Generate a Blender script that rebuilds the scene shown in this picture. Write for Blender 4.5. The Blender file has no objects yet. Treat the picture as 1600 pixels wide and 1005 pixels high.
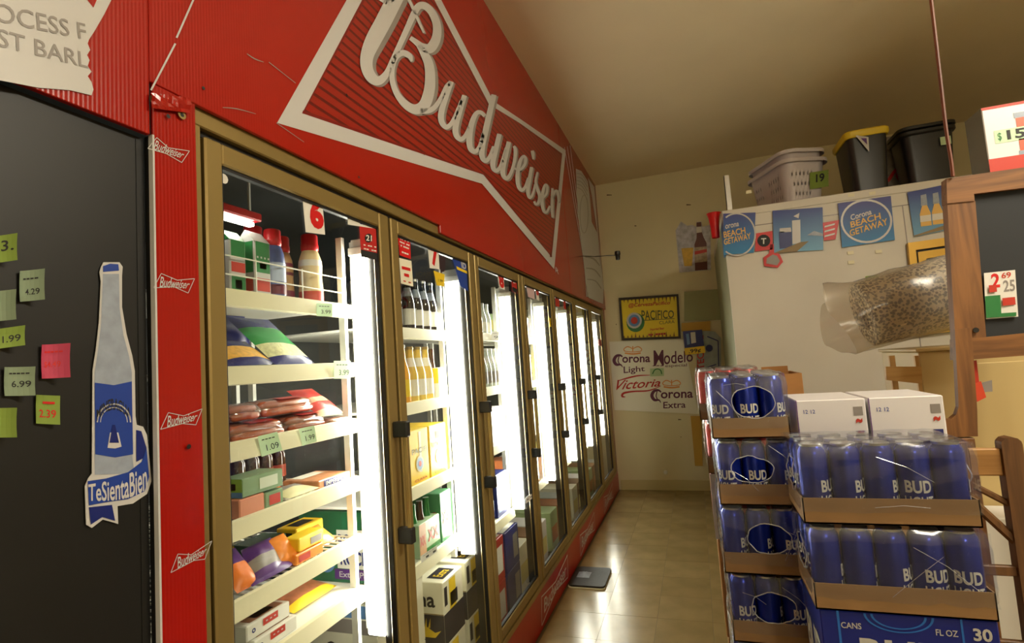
import bpy, bmesh, math, random
from mathutils import Vector, Matrix, Euler, noise
random.seed(7)
SC = bpy.context.scene
COL = SC.collection
# ------------------------------------------------------------------ camera
F, YAW, PITCH, ROLL, EYE = 835.0, .325, .0798, -.0693, 1.535
_f = Vector((-math.sin(YAW)*math.cos(PITCH), math.cos(YAW)*math.cos(PITCH), math.sin(PITCH)))
_r = Vector((math.cos(YAW), math.sin(YAW), 0)); _u = _r.cross(_f)
CR = _r*math.cos(ROLL)+_u*math.sin(ROLL); CU = -_r*math.sin(ROLL)+_u*math.cos(ROLL)
CAM = Vector((0, 0, EYE))
cd = bpy.data.cameras.new('camera'); cam = bpy.data.objects.new('camera', cd); COL.objects.link(cam)
cd.sensor_fit = 'HORIZONTAL'; cd.sensor_width = 36; cd.lens = F/1600*36; cd.clip_start = .05
cam.matrix_world = Matrix(((CR.x, CU.x, -_f.x, CAM.x), (CR.y, CU.y, -_f.y, CAM.y), (CR.z, CU.z, -_f.z, CAM.z), (0, 0, 0, 1)))
SC.camera = cam
# ------------------------------------------------------------------ light
SC.view_settings.view_transform = 'Standard'; SC.view_settings.look = 'None'
SC.view_settings.exposure = 0.45; SC.view_settings.gamma = 1.0; SC.view_settings.use_curve_mapping = False
wd = bpy.data.worlds.new('world'); SC.world = wd; wd.use_nodes = True
wd.node_tree.nodes['Background'].inputs[0].default_value = (.9, .85, .75, 1)
wd.node_tree.nodes['Background'].inputs[1].default_value = .02
SC.cycles.use_denoising = True
SC.cycles.max_bounces = 8; SC.cycles.transparent_max_bounces = 16; SC.cycles.sample_clamp_indirect = 6
LAMP = 25.0      # cooler tubes
CEIL = 58.0      # ceiling fluorescent fixtures

# room numbers (metres): X across, Y along the cooler, Z up
XC = -.98        # plane of the cooler doors
XH = -.96        # plane of the red header panels
Y0, DW = .8636, .76
ZT, ZB = 2.089, .238
YB = 6.371; ZC = 3.625; XR = 4.6; YF = -4.2

def ray(x, y): return _f+CR*((x-800)/F)-CU*((y-502.5)/F)
def PX(x, y, c=XH):
    d = ray(x, y); return CAM+d*((c-CAM.x)/d.x)
def PY(x, y, c):
    d = ray(x, y); return CAM+d*((c-CAM.y)/d.y)
def PZ(x, y, c):
    d = ray(x, y); return CAM+d*((c-CAM.z)/d.z)
def onx(c): return lambda x, y: PX(x, y, c)
def ony(c): return lambda x, y: PY(x, y, c)

# ------------------------------------------------------------------ materials
def lin(c): return tuple((v/255/12.92 if v/255 <= .04045 else ((v/255+.055)/1.055)**2.4) for v in c)+(1,)
MATS = {}
def mat(name, rgb, rough=.5, metal=0, spec=.5, var=None, bump=None, emit=0, coat=0):
    """var = (scale xyz, amount): mottled colour; bump = (scale xyz, strength, distance)"""
    if name in MATS: return MATS[name]
    m = bpy.data.materials.new(name); m.use_nodes = True; n = m.node_tree.nodes; L = m.node_tree.links
    b = n['Principled BSDF']; c = lin(rgb)
    b.inputs['Base Color'].default_value = c; b.inputs['Roughness'].default_value = rough
    b.inputs['Metallic'].default_value = metal; b.inputs['Specular IOR Level'].default_value = spec
    b.inputs['Coat Weight'].default_value = coat
    if emit:
        b.inputs['Emission Color'].default_value = c; b.inputs['Emission Strength'].default_value = emit
    def noisetex(sc, det=4):
        tc = n.new('ShaderNodeTexCoord'); mp = n.new('ShaderNodeMapping'); mp.inputs['Scale'].default_value = sc
        t = n.new('ShaderNodeTexNoise'); t.inputs['Scale'].default_value = 1; t.inputs['Detail'].default_value = det
        L.new(tc.outputs['Object'], mp.inputs[0]); L.new(mp.outputs[0], t.inputs[0]); return t
    if var:
        t = noisetex(var[0]); r = n.new('ShaderNodeValToRGB'); a = var[1]
        r.color_ramp.elements[0].position = .3; r.color_ramp.elements[1].position = .7
        r.color_ramp.elements[0].color = tuple(v*(1-a) for v in c[:3])+(1,)
        r.color_ramp.elements[1].color = tuple(min(1, v*(1+a)) for v in c[:3])+(1,)
        L.new(t.outputs[0], r.inputs[0]); L.new(r.outputs[0], b.inputs['Base Color'])
    if bump:
        t = noisetex(bump[0]); k = n.new('ShaderNodeBump'); k.inputs['Strength'].default_value = bump[1]
        k.inputs['Distance'].default_value = bump[2]; L.new(t.outputs[0], k.inputs['Height']); L.new(k.outputs[0], b.inputs['Normal'])
    MATS[name] = m; return m

def glassy(name, tint, gloss=.08, rough=.02, haze=0, hazecol=(230, 235, 240), pane=False):
    """thin clear sheet: transparent + fresnel reflection (+ a little white haze)"""
    m = bpy.data.materials.new(name); m.use_nodes = True; n = m.node_tree.nodes; L = m.node_tree.links
    n.remove(n['Principled BSDF']); out = n['Material Output']
    t = n.new('ShaderNodeBsdfTransparent'); t.inputs[0].default_value = (*tint, 1)
    g = n.new('ShaderNodeBsdfGlossy'); g.inputs['Roughness'].default_value = rough
    # Schlick reflectance from the facing ratio; a pane with two faces reflects at its outer face only
    lw = n.new('ShaderNodeLayerWeight'); lw.inputs[0].default_value = .5; pw = n.new('ShaderNodeMath'); pw.operation = 'POWER'; pw.inputs[1].default_value = 4
    ad = n.new('ShaderNodeMath'); ad.operation = 'MULTIPLY_ADD'; ad.inputs[1].default_value = .7; ad.inputs[2].default_value = gloss
    L.new(lw.outputs['Facing'], pw.inputs[0]); L.new(pw.outputs[0], ad.inputs[0]); fac = ad.outputs[0]
    if pane:
        ge = n.new('ShaderNodeNewGeometry'); iv = n.new('ShaderNodeMath'); iv.operation = 'SUBTRACT'; iv.inputs[0].default_value = 1; L.new(ge.outputs['Backfacing'], iv.inputs[1])
        ml = n.new('ShaderNodeMath'); ml.operation = 'MULTIPLY'; L.new(fac, ml.inputs[0]); L.new(iv.outputs[0], ml.inputs[1]); fac = ml.outputs[0]
    mx = n.new('ShaderNodeMixShader'); L.new(fac, mx.inputs[0])
    if haze:
        d = n.new('ShaderNodeBsdfDiffuse'); d.inputs[0].default_value = lin(hazecol)
        h = n.new('ShaderNodeMixShader'); h.inputs[0].default_value = haze
        L.new(t.outputs[0], h.inputs[1]); L.new(d.outputs[0], h.inputs[2]); L.new(h.outputs[0], mx.inputs[1])
    else: L.new(t.outputs[0], mx.inputs[1])
    L.new(g.outputs[0], mx.inputs[2]); L.new(mx.outputs[0], out.inputs[0])
    MATS[name] = m; return m

def flutes(m, axis='Y', scale=260, strength=.1):
    """fine vertical ribs of corrugated plastic sheet"""
    n = m.node_tree.nodes; L = m.node_tree.links; b = n['Principled BSDF']
    tc = n.new('ShaderNodeTexCoord'); w = n.new('ShaderNodeTexWave'); w.bands_direction = axis; w.inputs['Scale'].default_value = scale/6.283
    k = n.new('ShaderNodeBump'); k.inputs['Strength'].default_value = strength; k.inputs['Distance'].default_value = .002
    L.new(tc.outputs['Object'], w.inputs[0]); L.new(w.outputs[0], k.inputs['Height']); L.new(k.outputs[0], b.inputs['Normal'])

def stripes(name, ca, cb, axis, period, duty, rough=.35):
    m = mat(name, ca, rough); n = m.node_tree.nodes; L = m.node_tree.links; b = n['Principled BSDF']
    tc = n.new('ShaderNodeTexCoord'); s = n.new('ShaderNodeSeparateXYZ'); L.new(tc.outputs['Object'], s.inputs[0])
    a = n.new('ShaderNodeMath'); a.operation = 'DIVIDE'; a.inputs[1].default_value = period; L.new(s.outputs['XYZ'.index(axis)], a.inputs[0])
    fr = n.new('ShaderNodeMath'); fr.operation = 'FRACT'; L.new(a.outputs[0], fr.inputs[0])
    lt = n.new('ShaderNodeMath'); lt.operation = 'LESS_THAN'; lt.inputs[1].default_value = duty; L.new(fr.outputs[0], lt.inputs[0])
    mx = n.new('ShaderNodeMix'); mx.data_type = 'RGBA'; mx.inputs['A'].default_value = lin(ca); mx.inputs['B'].default_value = lin(cb)
    L.new(lt.outputs[0], mx.inputs['Factor']); L.new(mx.outputs['Result'], b.inputs['Base Color']); return m

def wood(name, ca, cb, axis='Z', rough=.55):
    m = mat(name, ca, rough); n = m.node_tree.nodes; L = m.node_tree.links; b = n['Principled BSDF']
    tc = n.new('ShaderNodeTexCoord'); mp = n.new('ShaderNodeMapping')
    mp.inputs['Scale'].default_value = tuple(3 if a == axis else 45 for a in 'XYZ')
    t = n.new('ShaderNodeTexNoise'); t.inputs['Scale'].default_value = 1; t.inputs['Detail'].default_value = 5; t.inputs['Distortion'].default_value = .6
    r = n.new('ShaderNodeValToRGB'); r.color_ramp.elements[0].color = lin(ca); r.color_ramp.elements[1].color = lin(cb)
    r.color_ramp.elements[0].position = .35; r.color_ramp.elements[1].position = .65
    L.new(tc.outputs['Object'], mp.inputs[0]); L.new(mp.outputs[0], t.inputs[0]); L.new(t.outputs[0], r.inputs[0]); L.new(r.outputs[0], b.inputs['Base Color'])
    k = n.new('ShaderNodeBump'); k.inputs['Strength'].default_value = .15; k.inputs['Distance'].default_value = .002
    L.new(t.outputs[0], k.inputs['Height']); L.new(k.outputs[0], b.inputs['Normal']); return m

# ------------------------------------------------------------------ mesh builder
class MB:
    def __init__(s): s.v = []; s.f = []; s.m = []
    def add(s, vs, fs, mi=0):
        o = len(s.v); s.v += [tuple(p) for p in vs]
        for f in fs: s.f.append(tuple(o+i for i in f)); s.m.append(mi)
        return s
    def box(s, x0, x1, y0, y1, z0, z1, bev=0, mi=0):
        if x0 > x1: x0, x1 = x1, x0
        if y0 > y1: y0, y1 = y1, y0
        if z0 > z1: z0, z1 = z1, z0
        if not bev:
            vs = [(x, y, z) for z in (z0, z1) for y in (y0, y1) for x in (x0, x1)]
            return s.add(vs, [(0, 2, 3, 1), (4, 5, 7, 6), (0, 1, 5, 4), (2, 6, 7, 3), (0, 4, 6, 2), (1, 3, 7, 5)], mi)
        bm = bmesh.new(); bmesh.ops.create_cube(bm, size=1)
        for v in bm.verts: v.co = ((x0+x1)/2+v.co.x*(x1-x0), (y0+y1)/2+v.co.y*(y1-y0), (z0+z1)/2+v.co.z*(z1-z0))
        bmesh.ops.bevel(bm, geom=bm.edges[:], offset=bev, segments=1, affect='EDGES')
        bm.verts.index_update()
        s.add([v.co[:] for v in bm.verts], [[v.index for v in f.verts] for f in bm.faces], mi); bm.free(); return s
    def poly(s, pts, mi=0): return s.add(pts, [tuple(range(len(pts)))], mi)
    def prism(s, pts, off, mi=0):
        """closed polygon pushed along off"""
        n = len(pts); off = Vector(off); a = [Vector(p) for p in pts]; nn = Vector((0, 0, 0))
        for i in range(n): nn += a[i].cross(a[(i+1) % n])
        if nn.dot(off) > 0: a = a[::-1]
        b = [p+off for p in a]
        fs = [tuple(range(n)), tuple(range(2*n-1, n-1, -1))]+[((i+1) % n, i, n+i, n+(i+1) % n) for i in range(n)]
        return s.add(a+b, fs, mi)
    def lathe(s, prof, n=16, c=(0, 0, 0), mi=0, cap=True):
        """prof [(r, z)], mi int or list per ring gap"""
        vs = []; 
        for r, z in prof:
            for i in range(n):
                a = 2*math.pi*i/n; vs.append((c[0]+r*math.cos(a), c[1]+r*math.sin(a), c[2]+z))
        o = len(s.v); s.v += vs
        for k in range(len(prof)-1):
            q = mi[k] if isinstance(mi, (list, tuple)) else mi
            for i in range(n):
                j = (i+1) % n; s.f.append((o+k*n+i, o+k*n+j, o+(k+1)*n+j, o+(k+1)*n+i)); s.m.append(q)
        if cap:
            q0 = mi[0] if isinstance(mi, (list, tuple)) else mi; q1 = mi[-1] if isinstance(mi, (list, tuple)) else mi
            s.f.append(tuple(o+i for i in range(n-1, -1, -1))); s.m.append(q0)
            e = o+(len(prof)-1)*n; s.f.append(tuple(e+i for i in range(n))); s.m.append(q1)
        return s
    def tube(s, path, r, n=8, mi=0, closed=False):
        P = [Vector(p) for p in path]; N = len(P); vs = []; up = None
        for i, p in enumerate(P):
            if closed: t = P[(i+1) % N]-P[i-1]
            else: t = P[min(i+1, N-1)]-P[max(i-1, 0)]
            t.normalize()
            if up is None:
                up = Vector((0, 0, 1)) if abs(t.z) < .9 else Vector((1, 0, 0))
            up = (up-t*up.dot(t)).normalized(); w = t.cross(up)
            rr = r[i] if isinstance(r, (list, tuple)) else r
            for k in range(n):
                a = 2*math.pi*k/n; vs.append(p+up*(math.cos(a)*rr)+w*(math.sin(a)*rr))
        fs = []
        for i in range(N if closed else N-1):
            for k in range(n):
                a = i*n+k; b = i*n+(k+1) % n; c = ((i+1) % N)*n+(k+1) % n; d = ((i+1) % N)*n+k; fs.append((a, b, c, d))
        if not closed: fs += [tuple(range(n-1, -1, -1)), tuple((N-1)*n+k for k in range(n))]
        return s.add(vs, fs, mi)
    def grid(s, fn, nu, nv, mi=0, skip=None):
        vs = [fn(i/nu, j/nv) for j in range(nv+1) for i in range(nu+1)]; o = len(s.v); s.v += [tuple(p) for p in vs]
        for j in range(nv):
            for i in range(nu):
                if skip and skip(i, j): continue
                q = mi(i/nu, j/nv) if callable(mi) else mi
                a = o+j*(nu+1)+i; s.f.append((a, a+1, a+nu+2, a+nu+1)); s.m.append(q)
        return s

def worldloc(o):
    p = Vector((0, 0, 0))
    while o: p += o.location; o = o.parent
    return p
def obj(name, mb, m, parent=None, world=False, smooth=False, kind=None):
    """link a builder as ONE mesh; world=True: coordinates given in world space"""
    me = bpy.data.meshes.new(name)
    vs = mb.v
    if world and parent:
        w = worldloc(parent); vs = [(v[0]-w.x, v[1]-w.y, v[2]-w.z) for v in vs]
    me.from_pydata(vs, [], mb.f)
    for q in (m if isinstance(m, (list, tuple)) else [m]): me.materials.append(q)
    if isinstance(m, (list, tuple)): me.polygons.foreach_set('material_index', mb.m)
    if smooth:
        me.polygons.foreach_set('use_smooth', [True]*len(mb.f)); me.set_sharp_from_angle(angle=math.radians(38))
    me.update()
    o = bpy.data.objects.new(name, me); COL.objects.link(o)
    if parent: o.parent = parent
    if kind: o['kind'] = kind
    return o
def tag(o, label, cat=None, group=None, kind=None):
    o['label'] = label
    if cat: o['category'] = cat
    if group: o['group'] = group
    if kind: o['kind'] = kind
    return o
def thing(name, label, cat, loc=(0, 0, 0), group=None, kind=None):
    o = bpy.data.objects.new(name, None); COL.objects.link(o); o.location = loc; o.empty_display_size = .05
    return tag(o, label, cat, group, kind)
def single(name, mb, m, label, cat, group=None, smooth=False, kind=None, loc=None):
    """a thing that is one mesh, given in world coordinates; origin moved to its base"""
    xs = list(zip(*mb.v)); c = Vector(((min(xs[0])+max(xs[0]))/2, (min(xs[1])+max(xs[1]))/2, min(xs[2]))) if loc is None else Vector(loc)
    mb.v = [(v[0]-c.x, v[1]-c.y, v[2]-c.z) for v in mb.v]
    o = obj(name, mb, m, smooth=smooth); o.location = c
    return tag(o, label, cat, group, kind)
def dup(root, loc, label=None, rotz=0, group=None):
    r = root.copy(); COL.objects.link(r); r.location = loc; r.rotation_euler = (0, 0, rotz)
    if label: r['label'] = label
    if group: r['group'] = group
    for ch in list(root.children):
        c = ch.copy(); COL.objects.link(c); c.parent = r
        for g in list(ch.children):
            d = g.copy(); COL.objects.link(d); d.parent = c
    return r

# ------------------------------------------------------------------ lettering and strokes
_txt = {}
def glyphs(s, bold=0.0, shear=0.0, space=1.0):
    k = (s, bold, shear, space)
    if k in _txt: return _txt[k]
    c = bpy.data.curves.new('t', 'FONT'); c.body = s; c.resolution_u = 3; c.offset = bold; c.shear = shear; c.space_character = space
    o = bpy.data.objects.new('t', c); COL.objects.link(o); bpy.context.view_layer.update()
    me = bpy.data.meshes.new_from_object(o.evaluated_get(bpy.context.evaluated_depsgraph_get()))
    V = [v.co.copy() for v in me.vertices]; Fs = [tuple(p.vertices) for p in me.polygons]
    bpy.data.objects.remove(o); bpy.data.curves.remove(c); bpy.data.meshes.remove(me)
    x0 = min(v.x for v in V); x1 = max(v.x for v in V); y0 = min(v.y for v in V); y1 = max(v.y for v in V)
    r = ([((v.x-x0)/(x1-x0), (v.y-y0)/(y1-y0)) for v in V], Fs, (x1-x0)/(y1-y0)); _txt[k] = r; return r
def bil(q, u, v):
    return q[0]*(1-u)*(1-v)+q[1]*u*(1-v)+q[2]*u*v+q[3]*(1-u)*v
def text_mb(mb, s, quad, off=(0, 0, 0), bold=0.0, shear=0.0, mi=0, space=1.0, warp=None):
    V, Fs, _ = glyphs(s, bold, shear, space); q = [Vector(p) for p in quad]; off = Vector(off)
    vs = []
    for u, v in V:
        if warp: u, v = warp(u, v)
        vs.append(bil(q, u, v)+off)
    return mb.add(vs, Fs, mi)
def T(name, s, fn, px, m, parent, bold=0.0, shear=0.0, off=(0, 0, 0), warp=None, space=1.0):
    """lettering fitted to a quad (bottom-left, bottom-right, top-right, top-left) on a plane fn"""
    mb = MB(); text_mb(mb, s, [fn(*p) for p in px], off, bold, shear, warp=warp, space=space)
    return obj(name, mb, m, parent, world=True)
def smooth_path(P, n=5):
    """Catmull-Rom through tuples of any length"""
    P = [tuple(p) for p in P]; out = []
    for i in range(len(P)-1):
        a = P[max(i-1, 0)]; b = P[i]; c = P[i+1]; d = P[min(i+2, len(P)-1)]
        for k in range(n):
            t = k/n; out.append(tuple(.5*((2*b[j])+(-a[j]+c[j])*t+(2*a[j]-5*b[j]+4*c[j]-d[j])*t*t+(-a[j]+3*b[j]-3*c[j]+d[j])*t**3) for j in range(len(b))))
    out.append(P[-1]); return out
def ribbon(mb, pts, fn, n=5, off=(0, 0, 0), mi=0):
    """pts (x, y, width) in a flat 2-D frame, mapped to the sign plane by fn"""
    S = smooth_path(pts, n) if n else pts; L = []; Rr = []; off = Vector(off)
    for i, (x, y, w) in enumerate(S):
        a = S[max(i-1, 0)]; b = S[min(i+1, len(S)-1)]; dx = b[0]-a[0]; dy = b[1]-a[1]; l = math.hypot(dx, dy) or 1
        nx, ny = -dy/l*w/2, dx/l*w/2
        L.append(fn(x+nx, y+ny)+off); Rr.append(fn(x-nx, y-ny)+off)
    k = len(S); return mb.add(L+Rr, [(i, i+1, k+i+1, k+i) for i in range(k-1)], mi)
def border(mb, outer, inner, off=(0, 0, 0), mi=0):
    off = Vector(off); n = len(outer)
    return mb.add([Vector(p)+off for p in outer]+[Vector(p)+off for p in inner], [(i, (i+1) % n, n+(i+1) % n, n+i) for i in range(n)], mi)
def ring_pts(c, rx, ry, n=28, a0=0): return [(c[0]+rx*math.cos(a0+2*math.pi*i/n), c[1]+ry*math.sin(a0+2*math.pi*i/n)) for i in range(n)]
EX = Vector((1, 0, 0)); EY = Vector((0, 1, 0)); EZ = Vector((0, 0, 1))

def area_light(parent, loc, d, sx, sy, radiance, col):
    """rectangular light lying on a lamp's lens, facing d; power from the lens radiance"""
    l = bpy.data.lights.new('lamp_light', 'AREA'); l.shape = 'RECTANGLE'; l.size = sx; l.size_y = sy; l.energy = math.pi*radiance*sx*sy; l.color = lin(col)[:3]
    o = bpy.data.objects.new('lamp_light', l); COL.objects.link(o); o.parent = parent; o.location = Vector(loc)-worldloc(parent)
    d = Vector(d); o.rotation_euler = d.to_track_quat('-Z', 'Y').to_euler() if abs(d.z) < .9 else (0, 0, 0); return o

# ------------------------------------------------------------------ cartons with printed faces
def face_pt(d, face, u, v, o=.0008):
    x0, x1, y0, y1, z0, z1 = d
    if face == '+x': return Vector((x1+o, y0+(y1-y0)*u, z0+(z1-z0)*v))
    if face == '-y': return Vector((x0+(x1-x0)*u, y0-o, z0+(z1-z0)*v))
    if face == '-x': return Vector((x0-o, y1-(y1-y0)*u, z0+(z1-z0)*v))
    if face == 'top': return Vector((x0+(x1-x0)*u, y0+(y1-y0)*v, z1+o))
    return Vector((x1-(x1-x0)*v, y0+(y1-y0)*u, z1+o))          # 'topx' read from the aisle
def carton(name, label, cat, d, m, panels=(), texts=(), group=None, bev=.003, flap=True):
    """d = x0 x1 y0 y1 z0 z1; panels (face, u0, u1, v0, v1, mat); texts (face, s, u0, u1, v0, v1, mat[, bold])"""
    x0, x1, y0, y1, z0, z1 = d; t = thing(name, label, cat, ((x0+x1)/2, (y0+y1)/2, z0), group)
    obj('body', MB().box(*d, bev=bev), m, t, world=True)
    for p in panels:
        f, u0, u1, v0, v1, pm = p[:6]; mb = MB().poly([face_pt(d, f, u, v) for u, v in ((u0, v0), (u1, v0), (u1, v1), (u0, v1))])
        obj('printed_panel', mb, pm, t, world=True)
    for p in texts:
        f, s, u0, u1, v0, v1, pm = p[:7]; b = p[7] if len(p) > 7 else .01
        mb = MB(); text_mb(mb, s, [face_pt(d, f, u, v, .0016) for u, v in ((u0, v0), (u1, v0), (u1, v1), (u0, v1))], bold=b)
        obj('lettering', mb, pm, t, world=True)
    return t
# ================================================================== materials used
M_ceil = mat('ceiling_paint', (232, 216, 182), .8, var=((.8, .8, .8), .06), bump=((60, 60, 60), .1, .002))
M_wall = mat('cream_wall_paint', (216, 206, 168), .6, var=((.9, .9, .7), .06), bump=((25, 25, 25), .12, .002))
M_wallb = mat('baseboard_paint', (196, 182, 132), .5)
M_tile = mat('vinyl_tile', (146, 126, 84), .22, var=((5, 5, 5), .12), bump=((4, 4, 4), .08, .01))
M_tile2 = mat('vinyl_tile_pale', (150, 130, 88), .2, var=((6, 6, 6), .12), bump=((4, 4, 4), .08, .01))
M_sub = mat('tile_joint', (96, 80, 50), .6)
M_red = mat('red_corrugated_plastic', (160, 22, 9), .22, var=((1.5, 1.5, 1.5), .05)); flutes(M_red)
M_redk = mat('red_kick_plastic', (160, 20, 15), .3); flutes(M_redk)
M_whp = mat('white_print', (198, 197, 196), .35)
M_grp = mat('grey_print', (140, 134, 130), .35)
M_dkred = mat('dark_red_print', (120, 12, 10), .35)
M_field = stripes('bowtie_field', (150, 24, 10), (94, 10, 5), 'Z', .034, .3, .3)
M_gold = mat('gold_anodised_metal', (152, 130, 78), .4, metal=.5)
M_blk = mat('black_gasket', (16, 15, 14), .5)
M_dark = mat('black_laminate', (18, 18, 17), .45, var=((6, 6, 6), .2))
M_glass = glassy('door_glass', (.95, .97, .95), gloss=.04, rough=0, pane=True)
M_lamp = mat('fluorescent_tube', (255, 250, 235), .4, emit=9); M_lamp.cycles.emission_sampling = 'NONE'
M_ceilamp = mat('fluorescent_diffuser', (255, 244, 220), .4, emit=12); M_ceilamp.cycles.emission_sampling = 'NONE'
M_white = mat('white_enamel', (226, 226, 220), .35)
M_steel = mat('grey_cooler_lining', (56, 60, 60), .45, metal=.2)
M_lip = mat('cream_price_rail', (224, 218, 186), .4)
M_wire = mat('white_coated_wire', (225, 224, 214), .35)
M_alu = mat('aluminium', (200, 202, 204), .3, metal=.9)
M_blackp = mat('black_plastic', (22, 22, 23), .4)
M_rednum = mat('red_number_print', (205, 24, 26), .4)
M_paper = mat('white_paper', (224, 222, 214), .7)
M_ink = mat('black_ink', (28, 28, 30), .6)
M_blue = mat('blue_print', (30, 62, 150), .4)
M_dkblue = mat('deep_blue_print', (18, 34, 110), .4)
M_green = mat('green_print', (40, 120, 62), .4)
M_yel = mat('yellow_print', (235, 200, 40), .45)
M_orange = mat('orange_print', (232, 122, 30), .45)
M_purple = mat('purple_print', (84, 40, 120), .4)
M_pgreen = mat('pale_green_paper', (196, 226, 188), .7)
M_brown = mat('brown_glass', (60, 28, 12), .12, coat=.5)
M_grglass = mat('green_glass', (28, 110, 52), .1, coat=.5)
M_card = mat('kraft_cardboard', (150, 116, 74), .75, var=((8, 8, 30), .08), bump=((60, 60, 60), .1, .001))
M_card2 = mat('brown_carton', (168, 120, 66), .75, var=((8, 8, 30), .08))
M_cream = mat('cream_cheese', (236, 222, 176), .5)

# ================================================================== room shell
fl = thing('floor', 'glossy tan vinyl tile floor of the shop aisle', None, (0, 0, 0), kind='structure')
obj('subfloor', MB().box(-3, XR, YF, YB+.1, -.1, -.003), M_sub, fl)
TS = .305; tmb = {}
for k in (0, 1):
    bm_ = MB().box(-TS/2+.0008, TS/2-.0008, -TS/2+.0008, TS/2-.0008, -.004, 0)
    tmb[k] = obj('floor_tile', bm_, (M_tile, M_tile2)[k], fl)
first = {0: 1, 1: 1}
for i in range(9):
    for j in range(18):
        k = (i*7+j*3+i*j) % 2; x = XC+.02+TS*(i+.5); y = YB-TS*(j+.5)
        if first[k]: o = tmb[k]; first[k] = 0
        else: o = tmb[k].copy(); COL.objects.link(o); o.parent = fl
        o.location = (x, y, random.uniform(-.0006, .0004))
single('ceiling', MB().box(-3, XR, YF, YB+.1, ZC, ZC+.1), M_ceil, 'plain tan painted ceiling above the shop', None, kind='structure')
wb = thing('wall_back', 'cream painted end wall at the end of the aisle', None, (.8, YB, 0), kind='structure')
obj('plaster', MB().box(-3, XR, YB, YB+.1, 0, ZC), M_wall, wb, world=True)
single('baseboard_back', MB().box(XC+.03, .3, YB-.012, YB, 0, .115, bev=.003), M_wallb, 'low painted baseboard strip along the cream end wall', None, kind='structure')
single('wall_right', MB().box(XR, XR+.1, YF, YB+.1, 0, ZC), M_wall, 'cream side wall far beyond the stacked boxes', None, kind='structure')
single('wall_front', MB().box(-3, XR, YF-.1, YF, 0, ZC), M_wall, 'cream wall at the near end of the shop', None, kind='structure')
# small scuffs and holes on the end wall
for (x, y, l, a) in ((952, 307, 9, -.5), (1076, 322, 8, -.5), (993, 353, 3, 0), (963, 505, 4, 1.2), (1062, 655, 5, .3), (1064, 680, 6, 1.4)):
    mb = MB(); ribbon(mb, [(x-l/2*math.cos(a), y+l/2*math.sin(-a)*-1, 2), (x+l/2*math.cos(a), y+l/2*math.sin(a), 1.2)], ony(YB-.002), 2)
    obj('scuff_mark', mb, M_sub, wb, world=True)
mb = MB().lathe([(.0, 0), (.022, 0), (.022, .02), (.012, .03)], 12); h = obj('pipe_stub', mb, M_white, wb, world=False); h.location = PY(1040, 738, YB)-worldloc(wb); h.rotation_euler = (math.pi/2, 0, 0)

# ================================================================== cooler front wall
wl = thing('wall_left', 'red beer-branded front wall of the walk-in cooler', None, (XC, 3.3, 0), kind='structure')
wh_ = thing('wall_header', 'red corrugated header with a large white bow-tie beer sign', None, (XH, 3.3, 2.03), kind='structure')
zl = 2.028
sheets = [(-2.2, .735, zl, XH-.002), (.735, 2.0, 2.136, XH), (2.0, 4.5, 2.104, XH-.002), (4.5, YB, 2.104, XH-.001)]
for a, b, z, x in sheets: obj('header_panel', MB().box(x-.012, x, a, b, z, ZC, bev=.0015), M_red, wh_, world=True)
obj('header_backing', MB().box(-1.1, XH-.016, -2.2, YB, 2.18, ZC), M_blk, wh_, world=True)
jp = obj('jamb_panel', MB().box(XH-.012, XH-.003, .742, .838, 0, 2.145, bev=.0015), M_red, wl, world=True)
obj('jamb_edge', MB().box(-.986, XH-.014, .741, .7455, 0, 2.03), M_blk, wl, world=True)
obj('jamb_edge_strip', MB().box(XH-.012, XH-.001, .7385, .7425, 0, 2.03), M_whp, wl, world=True)
kp = obj('kick_panel', MB().box(XC-.03, XC+.004, .838, YB, 0, ZB-.028, bev=.002), M_redk, wl, world=True)
# bow-tie sign: white border, hatched field, raised script
fnh = onx(XH+.0015)
outer = [(433, 192), (753, 287), (866, 421), (884, 235), (813, 186), (771, 158), (640, -96), (597, -98)]
inner = [(472, 177), (755, 273), (862, 402), (878.5, 240), (813, 193), (764, 163), (637, -80), (606, -76)]
sg = obj('bowtie_border', border(MB(), [fnh(*p) for p in outer], [fnh(*p) for p in inner]), M_whp, wh_, world=True)
obj('bowtie_field', MB().poly([onx(XH+.001)(*p) for p in inner]), M_field, wh_, world=True)
mb = MB()    # dark inner line along the border
for a, b in ((0, 1), (1, 2), (2, 3), (3, 4), (5, 6), (7, 0)):
    cxm, cym = 690, 170
    (xa, ya), (xb, yb) = inner[a], inner[b]
    s = lambda p, k: (p[0]+(cxm-p[0])*k, p[1]+(cym-p[1])*k)
    w = 5 if a in (0, 7) else 3
    dx, dy = xb-xa, yb-ya; l = math.hypot(dx, dy); nx, ny = dy/l, -dx/l
    mb.poly([onx(XH+.0016)(xa, ya), onx(XH+.0016)(xb, yb), onx(XH+.0016)(xb+nx*w*.4, yb+ny*w*.4), onx(XH+.0016)(xa+nx*w, ya+ny*w)])
obj('bowtie_inner_line', mb, M_dkred, wh_, world=True)
def cA(p): return [(560+x/4.57, y/4.57, w/4.57) for x, y, w in p]       # two drawing frames of the script
def cB(p): return [(680+x/3.865, 120+y/3.865, w/3.865) for x, y, w in p]
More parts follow.
